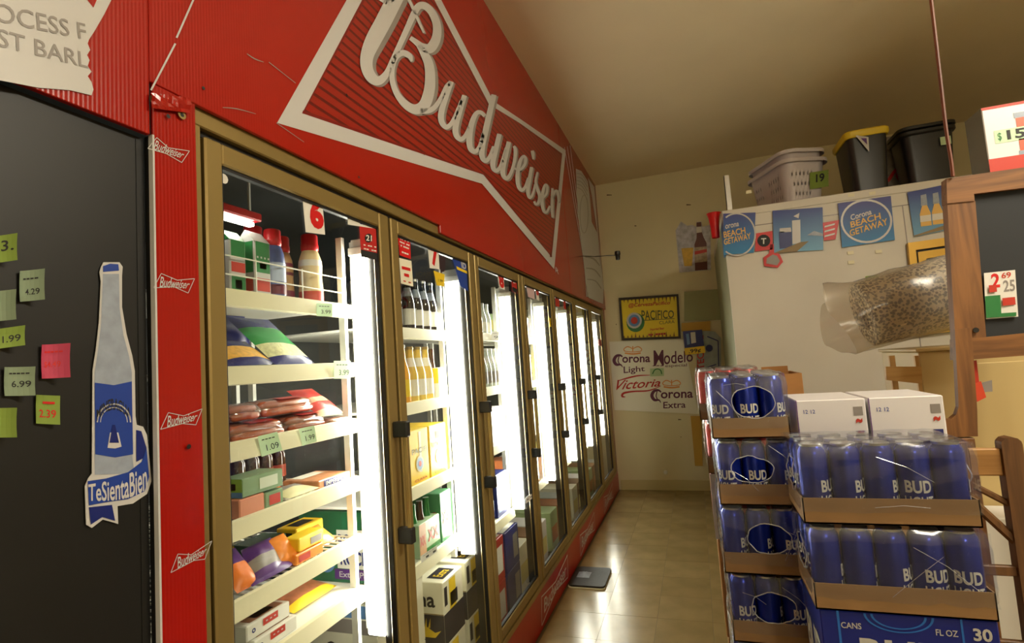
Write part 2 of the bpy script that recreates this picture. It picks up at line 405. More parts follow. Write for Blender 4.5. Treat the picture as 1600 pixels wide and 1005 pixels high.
script = [
 cA([(110, -60, 60), (170, -10, 45), (215, 5, 50), (265, -50, 60)]),
 cA([(300, -90, 118), (255, 0, 118), (180, 150, 118), (105, 290, 115), (62, 400, 95), (62, 490, 84), (100, 560, 76), (150, 575, 62), (205, 520, 46), (250, 420, 40), (300, 310, 40), (350, 200, 42), (395, 100, 46), (430, 45, 50), (475, 42, 52), (525, 90, 54), (558, 170, 58), (560, 250, 64), (540, 310, 70), (505, 348, 70), (450, 330, 50), (405, 295, 38), (370, 270, 30)]),
 cA([(380, 440, 16), (365, 400, 40), (318, 378, 42), (268, 410, 40), (242, 490, 36), (243, 580, 38), (275, 670, 42), (335, 745, 56), (405, 780, 70), (470, 750, 82), (505, 650, 78), (512, 540, 72), (500, 450, 66), (465, 375, 54), (430, 325, 34)]),
 cA([(440, 792, 40), (500, 790, 40), (545, 765, 34), (590, 700, 32), (630, 620, 34), (655, 585, 22)]),
 cA([(345, -30, 20), (380, 40, 20), (420, 130, 20), (468, 235, 16)]),
 cB([(98, 28, 30), (70, 105, 33), (40, 200, 36), (36, 262, 36), (62, 303, 30), (95, 285, 26), (125, 225, 22), (160, 140, 20)]),
 cB([(178, 112, 30), (150, 200, 33), (124, 295, 36), (126, 350, 34), (153, 378, 28), (182, 355, 24), (208, 300, 20)]),
 cB([(300, 238, 22), (275, 215, 24), (245, 225, 28), (218, 290, 34), (206, 370, 36), (212, 430, 34), (240, 452, 28), (268, 420, 24), (292, 340, 22)]),
 cB([(355, 108, 32), (335, 190, 34), (308, 310, 36), (284, 420, 36), (284, 485, 32), (306, 508, 26), (330, 480, 22), (352, 420, 18)]),
 cB([(388, 345, 28), (368, 430, 30), (349, 510, 32), (352, 555, 28), (374, 566, 24), (398, 530, 20), (428, 430, 18)]),
 cB([(445, 392, 27), (425, 480, 28), (408, 560, 30), (414, 602, 26), (436, 612, 23), (462, 570, 20), (480, 500, 20), (483, 440, 20), (474, 418, 16)]),
 cB([(470, 545, 12), (492, 560, 12), (515, 560, 14), (540, 530, 17), (546, 495, 18), (532, 480, 16), (511, 515, 22), (497, 590, 25), (501, 655, 24), (521, 685, 20), (543, 665, 17), (562, 610, 15)]),
 cB([(582, 545, 20), (569, 620, 22), (559, 690, 22), (568, 728, 18), (586, 715, 15), (604, 650, 13)]),
 cB([(586, 446, 20), (590, 470, 19), (592, 498, 10)]),
 cB([(618, 575, 12), (606, 630, 14), (616, 675, 18), (630, 720, 19), (622, 762, 17), (606, 770, 14), (598, 752, 14)]),
 cB([(628, 745, 11), (650, 732, 11), (672, 705, 14), (676, 665, 15), (665, 652, 14), (651, 690, 19), (645, 755, 20), (654, 808, 18), (672, 818, 15), (692, 780, 12)]),
 cB([(708, 672, 13), (706, 730, 17), (705, 790, 17), (709, 850, 15)]),
 cB([(708, 735, 10), (722, 695, 13), (735, 690, 15), (742, 715, 16), (746, 755, 13)]),
]
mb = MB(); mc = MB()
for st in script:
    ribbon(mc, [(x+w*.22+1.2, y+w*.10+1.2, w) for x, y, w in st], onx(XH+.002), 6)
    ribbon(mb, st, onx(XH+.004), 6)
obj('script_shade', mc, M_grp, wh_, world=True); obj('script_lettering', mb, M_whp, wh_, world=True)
T('trade_mark', 'R', onx(XH+.002), [(868, 425), (873, 429), (873, 422), (868, 417)], M_whp, wl)
# left sheet: label print and diagonal lines
lab = [(-60, 122), (-30, 120), (60, 137), (110, 141), (143, 149), (146, 140), (143, 128), (137, 119), (143, 112), (137, 103), (140, 94), (136, 86), (141, 78), (137, 68), (139, 62), (148, 48), (163, 22), (176, -4), (190, -40), (-60, -60)]
obj('printed_label', MB().poly([onx(XH+.0005)(*p) for p in lab]), M_whp, wh_, world=True)
obj('red_notch', MB().poly([onx(XH+.001)(*p) for p in ((134, -3), (146, 12), (153, -4))]), M_red, wh_, world=True)
def arc(a): return lambda u, v: (u, v+a*u*(1-u)*4)
T('lettering', 'PROCESS F', onx(XH+.0015), [(-62, 22), (136, 63), (133, 37), (-62, -10)], M_grp, wh_, bold=.006)
T('lettering', 'BEST BARL', onx(XH+.0015), [(-52, 60), (138, 107), (136, 83), (-52, 30)], M_grp, wh_, bold=.006)
mb = MB()
ribbon(mb, [(316, -32, 3), (276, 59, 3)], onx(XH+.0015), 0); ribbon(mb, [(274, 68, 3), (236, 141, 3)], onx(XH+.0015), 0)
obj('white_line', mb, M_whp, wh_, world=True)
# crumpled sheet corner with grommets, screw holes, scratches
for (x, y) in ((239, 157), (283, 180)):
    c = PX(x, y, XH); g = MB()
    for i in range(16):
        a = 2*math.pi*i/16; b = 2*math.pi*(i+1)/16
        g.add([c+Vector((.003, .009*math.cos(t)*s, .009*math.sin(t)*s)) for t in (a, b) for s in (1, .5)], [(0, 2, 3, 1)])
    obj('grommet', g, M_gold, wh_, world=True); obj('grommet_hole', MB().poly([c+Vector((.0025, .005*math.cos(2*math.pi*i/10), .005*math.sin(2*math.pi*i/10))) for i in range(10)]), M_blk, wh_, world=True)
for (x, y, r) in ((317, 138, .004), (262, 182, .0045), (294, 698, .005), (541, 149, .005), (689, 234, .004), (560, 277, .004), (878, 335, .006), (662, 242, .003)):
    c = PX(x, y, XH); obj('screw_hole', MB().poly([c+Vector((.0022, r*math.cos(2*math.pi*i/8), r*math.sin(2*math.pi*i/8))) for i in range(8)]), M_blk, wh_, world=True)
cr = MB(); rnd = random.Random(3)
cr.grid(lambda u, v: PX(232+62*u, 146+8*u+24*v, XH)+Vector((.004+.006*rnd.random(), 0, 0)), 9, 4)
obj('crumpled_sheet_edge', cr, M_red, wh_, world=True)
for pts in ([(386, 84, 1), (398, 92, 1.6), (412, 97, .8)], [(348, 168, .8), (370, 170, 1.4), (400, 178, .6)], [(420, 97, 1), (462, 130, .8)], [(432, 192, 1), (475, 222, .7)]):
    mb = MB(); ribbon(mb, pts, onx(XH+.002), 3); obj('scratch', mb, M_grp, wh_, world=True)
# can artwork at the far end of the header
def c3(p): return (850+p[0]/4.02, 230+p[1]/4.02)
wh = [(200, 135), (235, 150), (275, 215), (290, 330), (300, 470), (335, 540), (350, 700), (375, 870), (372, 985), (345, 975), (280, 945), (262, 840), (240, 640), (218, 470), (206, 300)]
obj('printed_can_art', MB().poly([onx(XH+.001)(*c3(p)) for p in wh]), M_whp, wh_, world=True)
obj('printed_can_art', MB().poly([onx(XH+.001)(*c3(p)) for p in ((275, 190), (315, 250), (340, 560), (375, 870), (378, 900), (372, 880), (335, 540), (300, 300))]), M_whp, wh_, world=True)
mb = MB()
for k in range(5):
    ribbon(mb, [(*c3((205, 165+22*k)), .8), (*c3((240, 175+24*k)), .9), (*c3((272, 225+26*k)), .8)], onx(XH+.0018), 3)
for k in range(3): ribbon(mb, [(*c3((258+k*6, 690+k*70)), 1.4), (*c3((310+k*6, 700+k*70)), 3-k*.6), (*c3((350+k*5, 745+k*72)), 1.4)], onx(XH+.0018), 3)
ribbon(mb, ring_ := [(*c3(p), .9) for p in ring_pts((252, 420), 26, 120, 14)]+[(*c3((278, 420)), .9)], onx(XH+.0018), 2)
obj('printed_lines', mb, M_grp, wh_, world=True)
mb = MB()
for k in range(3): ribbon(mb, [(*c3((128+k*18, 0-k*5)), .9), (*c3((185+k*12, 330)), .9), (*c3((248+k*9, 700)), .9), (*c3((268+k*5, 940)), .9)], onx(XH+.0012), 4)
obj('white_line', mb, M_whp, wh_, world=True)
# small bow-tie decals on the jamb and on the kick panel
def bow(px, c, parent, w=1.0, txt='Budweiser'):
    fn = onx(c); q = px; mb = MB()
    for i in range(6): ribbon(mb, [(*q[i], w), (*q[(i+1) % 6], w)], fn, 0)
    o = obj('bowtie_outline', mb, M_whp, parent, world=True)
    L = lambda a, b, t: (a[0]+(b[0]-a[0])*t, a[1]+(b[1]-a[1])*t)
    quad = [L(q[0], q[5], .30), L(q[4], q[3], .30), L(q[4], q[3], .80), L(q[0], q[1], .80)]
    quad = [quad[0], L(quad[0], quad[1], .93), L(quad[3], quad[2], .93), quad[3]]
    T('lettering', txt, fn, quad, M_whp, parent, bold=.008, shear=.25)
for px in ([(231, 232), (245, 215), (263, 231), (296, 236), (284, 254), (260, 240)], [(240, 450), (252, 427.5), (277, 438), (304, 435.5), (294, 458), (271.5, 448)],
           [(251, 671), (263, 645), (287, 650), (316, 639), (306, 664), (285, 662)], [(267, 895), (278, 866), (299, 867), (331, 845.5), (320, 874), (303, 876)]):
    bow(px, XH-.0015, wl)
for a, b in ((3.05, 3.75), (4.15, 4.8), (5.3, 5.9)):
    z = .11; mb = MB()
    P = [Vector((XC+.0055, y, zz)) for y, zz in ((a, .03), (a+.03, .175), ((a+b)/2, .135), (b, .18), (b-.03, .04), ((a+b)/2, .085))]
    for i in range(6):
        p, q2 = P[i], P[(i+1) % 6]; d = (q2-p).normalized(); nn = d.cross(EX)*.004; mb.poly([p+nn, q2+nn, q2-nn, p-nn])
    obj('bowtie_outline', mb, M_whp, wl, world=True)
    mb = MB(); text_mb(mb, 'Budweiser', [Vector((XC+.0055, a+.06, .07)), Vector((XC+.0055, b-.06, .07)), Vector((XC+.0055, b-.06, .145)), Vector((XC+.0055, a+.06, .145))], bold=.01, shear=.25)
    obj('lettering', mb, M_whp, wl, world=True)
# gold frame round the door row
obj('frame_head', MB().box(XC-.05, XC+.006, .838, YB-.11, 2.098, 2.145, bev=.003), M_gold, wl, world=True)
obj('frame_sill', MB().box(XC-.05, XC+.006, .838, YB-.11, ZB-.03, ZB+.002, bev=.003), M_gold, wl, world=True)
obj('frame_jamb', MB().box(XC-.05, XC+.006, .838, .860, ZB, 2.1, bev=.003), M_gold, wl, world=True)
obj('frame_jamb', MB().box(XC-.05, XC+.006, YB-.18, YB-.11, ZB, 2.1, bev=.003), M_gold, wl, world=True)
obj('red_end_strip', MB().box(XC-.05, XC+.001, YB-.11, YB-.004, 0, 2.104), M_red, wl, world=True)
obj('gasket', MB().box(XC-.05, XC-.012, .86, YB-.18, 2.085, 2.1), M_blk, wl, world=True)
for i in range(8):
    y = Y0+DW*i; obj('mullion', MB().box(XC-.075, XC-.03, y-.028, y+.028, ZB, 2.1), M_blk, wl, world=True)
obj('cable', MB().tube([PX(905, 401, XH), PX(905, 401, XH)+Vector((.03, .02, .005))]+[PY(x, y, 5.3) for x, y in ((930, 401), (950, 399.5), (962, 399))], .004, 6), M_blk, wh_, world=True)
c = PY(965, 399, 5.3); mb = MB().lathe([(.0, -.05), (.02, -.045), (.024, .0), (.03, .01), (.026, .04), (0, .045)], 8, c)
obj('cable_plug', mb, M_blackp, wh_, world=True, smooth=True)

# glass doors
names = 'first second third fourth fifth sixth seventh'.split()
for i in range(7):
    a = Y0+DW*i+.008; b = Y0+DW*(i+1)-.008
    d = thing('door_%d' % (i+1), 'gold framed glass cooler door, %s from the near end' % names[i], None, (XC, (a+b)/2, ZB), kind='structure')
    x0, x1 = XC-.028, XC+.004; zb = ZB+.006; zt = ZT-.006; sl, sr = .046, .058
    obj('stile', MB().box(x0, x1, a, a+sl, zb, zt, bev=.004), M_gold, d, world=True)
    obj('stile', MB().box(x0, x1, b-sr, b, zb, zt, bev=.004), M_gold, d, world=True)
    obj('rail', MB().box(x0, x1-.001, a+sl, b-sr, zt-.05, zt, bev=.004), M_gold, d, world=True)
    obj('rail', MB().box(x0, x1-.001, a+sl, b-sr, zb, zb+.05, bev=.004), M_gold, d, world=True)
    mb = MB()
    for p in ((a+sl, a+sl+.006, zb+.05, zt-.05), (b-sr-.006, b-sr, zb+.05, zt-.05), (a+sl, b-sr, zt-.058, zt-.05), (a+sl, b-sr, zb+.05, zb+.058)): mb.box(XC-.018, XC-.004, *p)
    obj('seal', mb, M_blk, d, world=True)
    obj('glass_pane', MB().box(XC-.016, XC-.012, a+sl, b-sr, zb+.05, zt-.05), M_glass, d, world=True)
    if i < 6:
        hy = b-.03; hd = obj('handle', MB().box(x1+.034, x1+.05, hy-.009, hy+.009, 1.0, 1.345, bev=.003), M_gold, d, world=True)
        for z in (1.0, 1.345): obj('handle_bracket', MB().box(x1-.002, x1+.054, hy-.013, hy+.013, z-.026, z+.026, bev=.004), M_blackp, hd, world=True)
    lab = obj('maker_sticker', MB().poly([Vector((XC-.0115, a+sl+.016+.012*math.cos(t*math.pi/5), zt-.075+.012*math.sin(t*math.pi/5))) for t in range(10)]), M_paper, d, world=True)
# black laminate front left of the jamb
bp = thing('black_cabinet', 'black laminate cabinet front with paper tags left of the red jamb', 'cabinet', (-1.0, -.7, 0))
obj('front_panel', MB().box(-1.02, -.985, -2.2, .737, 0, 2.025), M_dark, bp, world=True)
obj('edge_trim', MB().box(-.985, -.9835, .722, .737, 0, 2.02), M_blk, bp, world=True)

# cooler interior
for nm, d_, lb in (('wall_cooler_back', (-2.35, -2.3, .2, YB, 0, 2.3), 'dark grey back lining of the walk-in cooler'), ('wall_cooler_end', (-2.3, -1.10, .2, .25, 0, 2.2), 'dark grey near end lining of the walk-in cooler'),
                   ('ceiling_cooler', (-2.3, -1.06, .25, YB, 2.2, 2.25), 'grey ceiling lining of the walk-in cooler'), ('floor_cooler', (-2.3, -1.06, .25, YB, -.002, .12), 'grey raised floor of the walk-in cooler')):
    single(nm, MB().box(*d_), M_steel, lb, None, kind='structure')
# tube lights on the mullions
for i in range(1, 8):
    y = Y0+DW*i
    t = thing('cooler_tube_light', 'bright vertical tube light inside the cooler at the right of the %s door' % names[i-1], 'light', (-1.08, y, .655), 'vertical tube lights inside the cooler')
    obj('housing', MB().box(-1.135, -1.04, y-.012, y+.006, 0.655, 2.02, bev=.003), M_white, t, world=True)
    obj('lens', MB().box(-1.122, -1.052, y-.034, y-.012, .665, 1.955, bev=.006), M_lamp, t, world=True)
    WL = (255, 250, 235); zm, zh = (.665+1.955)/2, 1.955-.665
    area_light(t, (-1.087, y-.0355, zm), (0, -1, 0), .066, zh, LAMP, WL); area_light(t, (-1.050, y-.023, zm), (1, 0, 0), .02, zh, LAMP, WL); area_light(t, (-1.1235, y-.023, zm), (-1, 0, 0), .02, zh, LAMP, WL)
    obj('end_cap', MB().box(-1.13, -1.045, y-.038, y-.012, 1.955, 1.985, bev=.003), M_white, t, world=True)
# ceiling fluorescents: one beside the camera, an unseen one added behind it for fill
for k, (x, y, h) in enumerate(((1.95, 1.15, 3.30), (1.6, -3.0, 3.0))):
    t = thing('ceiling_light', 'hanging fluorescent ceiling fixture %s' % ('above the wooden chair', 'added unseen behind the camera for even light')[k], 'light', (x, y, h-.12), 'fluorescent ceiling fixtures')
    obj('housing', MB().box(x-.12, x+.12, y-.62, y+.62, h-.04, h, bev=.005), M_white, t, world=True)
    obj('diffuser', MB().box(x-.11, x+.11, y-.6, y+.6, h-.12, h-.04, bev=.005), M_ceilamp, t, world=True)
    WC = (255, 244, 220); area_light(t, (x, y, h-.1215), (0, 0, -1), .21, 1.19, CEIL, WC)
    for s in (-1, 1): area_light(t, (x+s*.1115, y, h-.08), (s, 0, 0), 1.19, .07, CEIL, WC)
    for s in (-.5, .5): obj('rod', MB().tube([(x, y+s, h), (x, y+s, ZC)], .006, 6), M_white, t, world=True)
# shelving inside each bay
SH = {0: [1.78, 1.58, 1.39, 1.198, 1.008, .84], 1: [1.717, 1.41, 1.075, .775], 2: [1.725, 1.418, 1.087, .68]}
for i in range(3, 7): SH[i] = [1.72, 1.41, 1.08, .7]
XL = -1.12
for i in range(7):
    a = Y0+DW*i+.035; b = Y0+DW*(i+1)-.06
    r = thing('shelf_rack', 'white wire shelving rack behind the %s glass door' % names[i], 'shelf rack', (-1.37, (a+b)/2, .12), 'shelving racks inside the cooler')
    for x in (XL-.03, -1.64):
        for y in (a-.008, b+.008): obj('post', MB().box(x-.012, x+.012, y-.008, y+.008, .12 if i == 0 else .66, 2.02), M_white, r, world=True)
    for k, z in enumerate(SH[i]):
        wire = (i == 0 and k in (3, 4)) or i > 2
        if wire:
            mb = MB(); n = 22
            for q in range(n+1): mb.box(-1.64, XL-.002, a+(b-a)*q/n-.002, a+(b-a)*q/n+.002, z-.016, z-.011)
            for x in (-1.6, -1.4, -1.2): mb.box(x-.003, x+.003, a, b, z-.021, z-.016)
            sh = obj('shelf', mb, M_wire, r, world=True)
        else: sh = obj('shelf', MB().box(-1.64, XL-.002, a, b, z-.02, z-.011, bev=.002), M_white, r, world=True)
        mb = MB().prism([(XL, a, z-.004), (XL, a, z), (XL+.012, a, z-.002), (XL+.02, a, z-.047), (XL+.008, a, z-.05)], (0, b-a, 0))
        obj('price_rail', mb, M_lip, sh, world=True)
# ================================================================== tags and decals on the black cabinet
XD = -.982
def paper(name, label, px, fn, m, curl=.006, out=EX, texts=(), group=None, cat='tag', n=6, lift=.0015):
    """thin curled paper; px quad bl br tr tl on plane fn"""
    q = [fn(*p) for p in px]; mb = MB()
    f = lambda u, v: bil(q, u, v)+out*(lift+curl*abs(u-.15)**2*1.2+curl*.3*(v-.5)**2)
    mb.grid(f, n, 3); mb.grid(lambda u, v: f(u, v)-out*.0006, n, 3)
    c = (q[0]+q[1]+q[2]+q[3])/4; lo = min(p.z for p in q); base = Vector((c.x, c.y, lo))
    t = thing(name, label, cat, base, group); obj('sheet', mb, m, t, world=True)
    for tx in texts:
        s, u0, u1, v0, v1, tm = tx[:6]; V, Fs, _ = glyphs(s, tx[6] if len(tx) > 6 else .01)
        tb = MB().add([f(u0+(u1-u0)*u, v0+(v1-v0)*v)+out*.0007 for u, v in V], Fs); obj('lettering', tb, tm, t, world=True)
    return t
def pquad(x0, y0, x1, y1, sl=0): return [(x0, y1), (x1, y1+sl), (x1, y0+sl), (x0, y0)]
M_note = mat('lime_note', (128, 152, 62), .7); M_pink = mat('pink_note', (190, 66, 96), .7); M_sage = mat('pale_sage_note', (132, 150, 124), .7)
fd = onx(XD)
paper('price_note', 'lime price note at the frame edge, highest on the black cabinet', pquad(-14, 370, 14, 412, -3), fd, M_note, .02, texts=[('3.', .45, .9, .4, .8, M_ink)])
paper('price_note', 'pale grey-green price note on the black cabinet, beside the bottle neck decal', pquad(29, 424, 57, 472, -2), fd, M_sage, .02, texts=[('4.29', .3, .85, .2, .4, M_ink), ('----', .2, .8, .7, .75, M_ink)])
paper('price_note', 'pale price note cut by the frame edge, above the left lime notes', pquad(-14, 456, 12, 503, -2), fd, M_sage, .02)
paper('price_note', 'lime price note at the frame edge, left of the pink note', pquad(-16, 516, 26, 547, -6), fd, M_note, .02, texts=[('1.99', .4, .9, .25, .6, M_ink)])
paper('price_note', 'bright pink price note on the black cabinet', pquad(63, 539, 94, 592, -1), fd, M_pink, .025, texts=[('$4.49', .15, .75, .3, .5, M_rednum), ('-----', .15, .8, .75, .8, M_rednum)])
paper('price_note', 'pale sage price note below left of the pink note', pquad(5, 574, 42, 619, 0), fd, M_sage, .02, texts=[('6.99', .3, .9, .3, .52, M_ink), ('-----', .2, .85, .75, .8, M_ink)])
paper('price_note', 'lime note with red handwritten price below the pink note', pquad(55, 617, 87, 662, 2), fd, M_note, .01, texts=[('2.39', .15, .85, .22, .5, M_rednum), ('-', .3, .8, .7, .78, M_rednum)])
paper('price_note', 'lime price note at the frame edge, lowest on the black cabinet', pquad(-16, 638, 13, 684, 0), fd, M_note, .02)
# bottle decal
dt = thing('bottle_decal', 'blue mineral water bottle decal with a ribbon banner on the black cabinet', 'decal', PX(180, 822, XD))
M_silver = mat('silver_print', (150, 160, 176), .4, var=((40, 40, 40), .12)); M_lblue = mat('sky_blue_print', (96, 140, 196), .4)
ol = [(157, 418), (161, 410), (186, 410), (191, 417), (190, 432), (190, 480), (197, 522), (206, 556), (210, 580), (211, 650), (213, 664), (223, 667), (229, 680), (233, 718), (236, 752), (229, 772), (207, 787), (183, 791), (184, 819), (178, 817), (160, 812), (143, 825), (134, 820), (132, 760), (137, 748), (143, 740), (144, 580), (149, 548), (154, 505), (157, 440), (155, 426)]
obj('white_backing', MB().prism([PX(*p, XD) for p in ol], (.0012, 0, 0)), M_whp, dt, world=True)
fo = onx(XD+.0018); f2 = onx(XD+.0024); f3 = onx(XD+.003)
obj('bottle_print', MB().poly([fo(*p) for p in ((161, 428), (186, 428), (187, 482), (193, 524), (202, 558), (206, 582), (207, 715), (210, 740), (148, 742), (148, 582), (153, 548), (158, 505))]), M_silver, dt, world=True)
obj('cap_print', MB().poly([fo(*p) for p in ((161, 416), (172, 412), (185, 413), (186, 423), (161, 425))]), M_blue, dt, world=True)
obj('label_print', MB().poly([f2(*p) for p in ((148, 598), (178, 602), (206, 596), (208, 710), (180, 715), (149, 710))]), M_blue, dt, world=True)
mb = MB()
for r, k in ((26, 0), (21, 1)):
    ribbon(mb, [(178+r*math.cos(a)*1.0, 660-r*1.1*math.sin(a), 2.2-k) for a in [math.pi*i/10 for i in range(11)]], f3, 2)
mb.poly([f3(*p) for p in ((168, 700), (172, 676), (185, 676), (190, 698), (180, 701))])
obj('white_arch_print', mb, M_whp, dt, world=True)
mb = MB().poly([onx(XD+.0035)(*p) for p in ((171, 692), (176, 664), (180, 664), (186, 692))]); obj('mountain_print', mb, M_dkblue, dt, world=True)
T('lettering', 'MINERAGUA', f3, [(151, 648), (204, 648), (204, 630), (151, 630)], M_ink, dt, bold=.02, warp=lambda u, v: (u, v+1.0*(4*u*(1-u))-.6))
obj('ribbon_print', MB().poly([f2(*p) for p in ((137, 752), (165, 748), (200, 738), (221, 722), (229, 700), (233, 745), (226, 768), (200, 780), (165, 785), (139, 790))]), M_blue, dt, world=True)
obj('ribbon_tail_print', MB().poly([f2(*p) for p in ((139, 793), (175, 789), (180, 814), (160, 808), (142, 820))]), M_dkblue, dt, world=True)
obj('ribbon_tail_print', MB().poly([f2(*p) for p in ((213, 672), (221, 674), (229, 700), (224, 716), (213, 722))]), M_dkblue, dt, world=True)
T('lettering', 'TeSientaBien', f3, [(138, 783), (230, 765), (229, 722), (138, 757)], M_whp, dt, bold=.015, warp=lambda u, v: (u, v-.22*(4*u*(1-u))))

# ================================================================== end wall
YW = YB-.006
def plate(name, px, y, m, parent, th=.006): return obj(name, MB().prism([PY(*p, y) for p in px], (0, -th, 0)), m, parent, world=True)
# yellow framed beer sign
pf = thing('framed_sign', 'yellow beer sign in a dark frame above the white beer sheet', 'sign', PY(1015, 532, YW))
M_fr = mat('dark_sign_frame', (44, 34, 22), .5)
A = [(967, 466), (1060, 460), (1064, 529), (972, 532)]; I = [(970.5, 469.5), (1057, 463.5), (1060, 526), (975, 528.5)]
for k in range(4): plate('frame_bar', [A[k], A[(k+1) % 4], I[(k+1) % 4], I[k]], YW, M_fr, pf, .03)
plate('panel', I, YW, mat('sign_yellow', (232, 206, 36), .45), pf, .008)
fy = ony(YW-.0095); fy2 = ony(YW-.0105)
mb = MB(); rnd = random.Random(4)
for x in range(974, 1056, 6):
    h = rnd.uniform(3, 11); y = 469-(x-970)*.068; mb.poly([fy(x, y), fy(x+2.4, y), fy(x+1.2, y+h)])
    h = rnd.uniform(3, 10); y = 528-(x-972)*.03; mb.poly([fy(x, y), fy(x+1.2, y-h), fy(x+2.4, y)])
obj('rust_drips', mb, mat('rust_print', (120, 70, 26), .6), pf, world=True, kind='stuff')
M_tred = mat('sign_red', (190, 50, 30), .5); M_olive = mat('sign_olive', (86, 92, 40), .5)
T('lettering', '@CervezaPacifico', fy, [(982, 482), (1047, 477), (1047, 470), (982, 474)], M_tred, pf, bold=.02, shear=.1)
T('lettering', 'PACIFICO', fy, [(1003, 501), (1053, 497), (1053, 485), (1002, 485)], M_olive, pf, bold=.012)
T('lettering', 'CLARA', fy, [(1030, 507), (1054, 505), (1054, 500), (1030, 502)], M_olive, pf)
T('lettering', 'Imported Beer', fy, [(1016, 518), (1038, 516), (1038, 511), (1016, 513)], M_tred, pf, bold=.02)
T('lettering', '-- ----', fy, [(1013, 525), (1040, 523), (1040, 520), (1013, 522)], M_tred, pf, bold=.02)
mb = MB(); ribbon(mb, [(1002, 501, 1), (1054, 498, 1)], fy, 0); obj('rule_line', mb, M_olive, pf, world=True)
for r, m_, f in ((15, M_green, fy), (12.5, M_whp, fy2), (9.5, M_lblue, ony(YW-.0115)), (5.5, M_tred, ony(YW-.0125))):
    obj('round_emblem', MB().poly([f(*p) for p in ring_pts((991 if r < 15 else 993, 501 if r < 15 else 504), r*.95, r, 18)]), m_, pf, world=True)
# white sheet of beer names
def c7(p): return (930+p[0]/5.025, 500+p[1]/5.025)
ws = thing('beer_sheet', 'white sheet with four beer names on the cream end wall', 'poster', PY(1025, 645, YW))
plate('sheet', [(952, 534), (1068, 530), (1092, 647), (960, 641)], YW, mat('sheet_white', (232, 230, 216), .5), ws, .004)
M_pur = mat('plum_print', (96, 34, 70), .5); M_cr = mat('tan_orange_print', (226, 150, 80), .5); M_vred = mat('crimson_print', (184, 34, 34), .5)
f = ony(YW-.0055)
def t7(s, q, m_, b=.012, sh=0.0, warp=None): T('lettering', s, f, [c7(p) for p in q], m_, ws, bold=b, shear=sh, warp=warp)
def st7(pts, m_, n=5):
    mb = MB(); ribbon(mb, [(*c7(p[:2]), p[2]/5.025) for p in pts], f, n); return obj('lettering', mb, m_, ws, world=True)
t7('orona', [(212, 338), (432, 332), (432, 286), (212, 290)], M_pur, .022)
st7([(214, 290, 10), (195, 278, 16), (165, 285, 22), (148, 318, 26), (165, 350, 22), (200, 352, 12), (215, 372, 5)], M_pur); st7([(188, 285, 8), (180, 320, 8), (190, 345, 8)], M_pur)
t7('Light', [(225, 436), (390, 414), (388, 362), (222, 366)], M_pur, .012)
t7('M', [(460, 362), (540, 356), (535, 236), (458, 240)], M_pur, .012); t7('odelo', [(540, 352), (768, 326), (766, 244), (538, 244)], M_pur, .01)
for x in (462, 490, 522): st7([(x-10, 361, 6), (x+14, 359, 6)], M_pur, 0)
t7('especial', [(550, 378), (720, 372), (720, 342), (550, 350)], M_pur, .004)
t7('Victoria', [(155, 552), (512, 522), (510, 462), (175, 472)], M_vred, .012, .3)
st7([(180, 478, 6), (260, 455, 12), (340, 438, 10), (430, 434, 4)], M_vred); st7([(238, 605, 4), (212, 600, 16), (225, 575, 16), (300, 562, 12), (420, 555, 10), (515, 520, 3)], M_vred)
t7('orona', [(515, 618), (768, 612), (768, 562), (515, 568)], M_pur, .022)
st7([(518, 568, 10), (495, 552, 16), (462, 560, 22), (445, 595, 26), (465, 628, 22), (500, 630, 12), (515, 650, 5)], M_pur); st7([(486, 560, 8), (478, 598, 8), (488, 622, 8)], M_pur)
t7('Extra', [(535, 696), (710, 690), (710, 640), (535, 644)], M_pur, .012)
for cx, cy in ((295, 238), (600, 503)):
    mb = MB()
    for pts in ([(-62, 22, 12), (0, 30, 12), (62, 22, 12)], [(-62, 8, 6), (0, 14, 6), (62, 8, 6)], [(-60, 10, 7), (-70, -8, 7), (-40, -28, 8), (0, -10, 6)], [(60, 10, 7), (70, -8, 7), (40, -28, 8), (0, -10, 6)], [(0, 10, 8), (0, -32, 8)]):
        ribbon(mb, [(*c7((cx+a, cy+b)), w/5.025) for a, b, w in pts], f, 4)
    obj('crown_print', mb, M_cr, ws, world=True)
obj('green_stamp', MB().poly([f(*c7(p)) for p in ((430, 382), (538, 378), (540, 440), (432, 444))]), mat('stamp_green', (178, 205, 160), .6), ws, world=True)
mb = MB(); ribbon(mb, [(*c7(p), 1.6) for p in ((450, 425), (465, 395), (490, 385), (515, 398), (522, 425))], ony(YW-.0065), 3); obj('stamp_print', mb, M_green, ws, world=True)
# bottle-and-glass poster
def c9(p): return (1040+p[0]/8.375, 320+p[1]/8.375)
zp = thing('beer_poster', 'cut-out poster of a brown bottle, beer glass and ice on the end wall', 'poster', PY(1085, 424, YW))
M_ice = mat('ice_print', (186, 186, 196), .4, var=((18, 18, 18), .35))
plate('backing', [c9(p) for p in ((130, 340), (200, 220), (280, 275), (350, 265), (400, 290), (405, 228), (465, 222), (480, 290), (585, 260), (592, 850), (180, 890), (165, 700))], YW, M_ice, zp, .003)
f = ony(YW-.0045); fb = ony(YW-.0055)
obj('bottle_print', MB().poly([f(*c9(p)) for p in ((405, 232), (465, 226), (475, 360), (500, 430), (535, 500), (548, 850), (385, 862), (378, 520), (405, 440), (408, 360))]), mat('amber_print', (92, 36, 18), .4), zp, world=True)
obj('label_print', MB().poly([fb(*c9(p)) for p in ((378, 560), (540, 545), (545, 740), (382, 760))]), mat('poster_label', (178, 160, 130), .5, var=((30, 30, 30), .3)), zp, world=True)
obj('label_print', MB().poly([ony(YW-.0065)(*c9(p)) for p in ((380, 610), (538, 580), (540, 620), (380, 655))]), M_tred, zp, world=True)
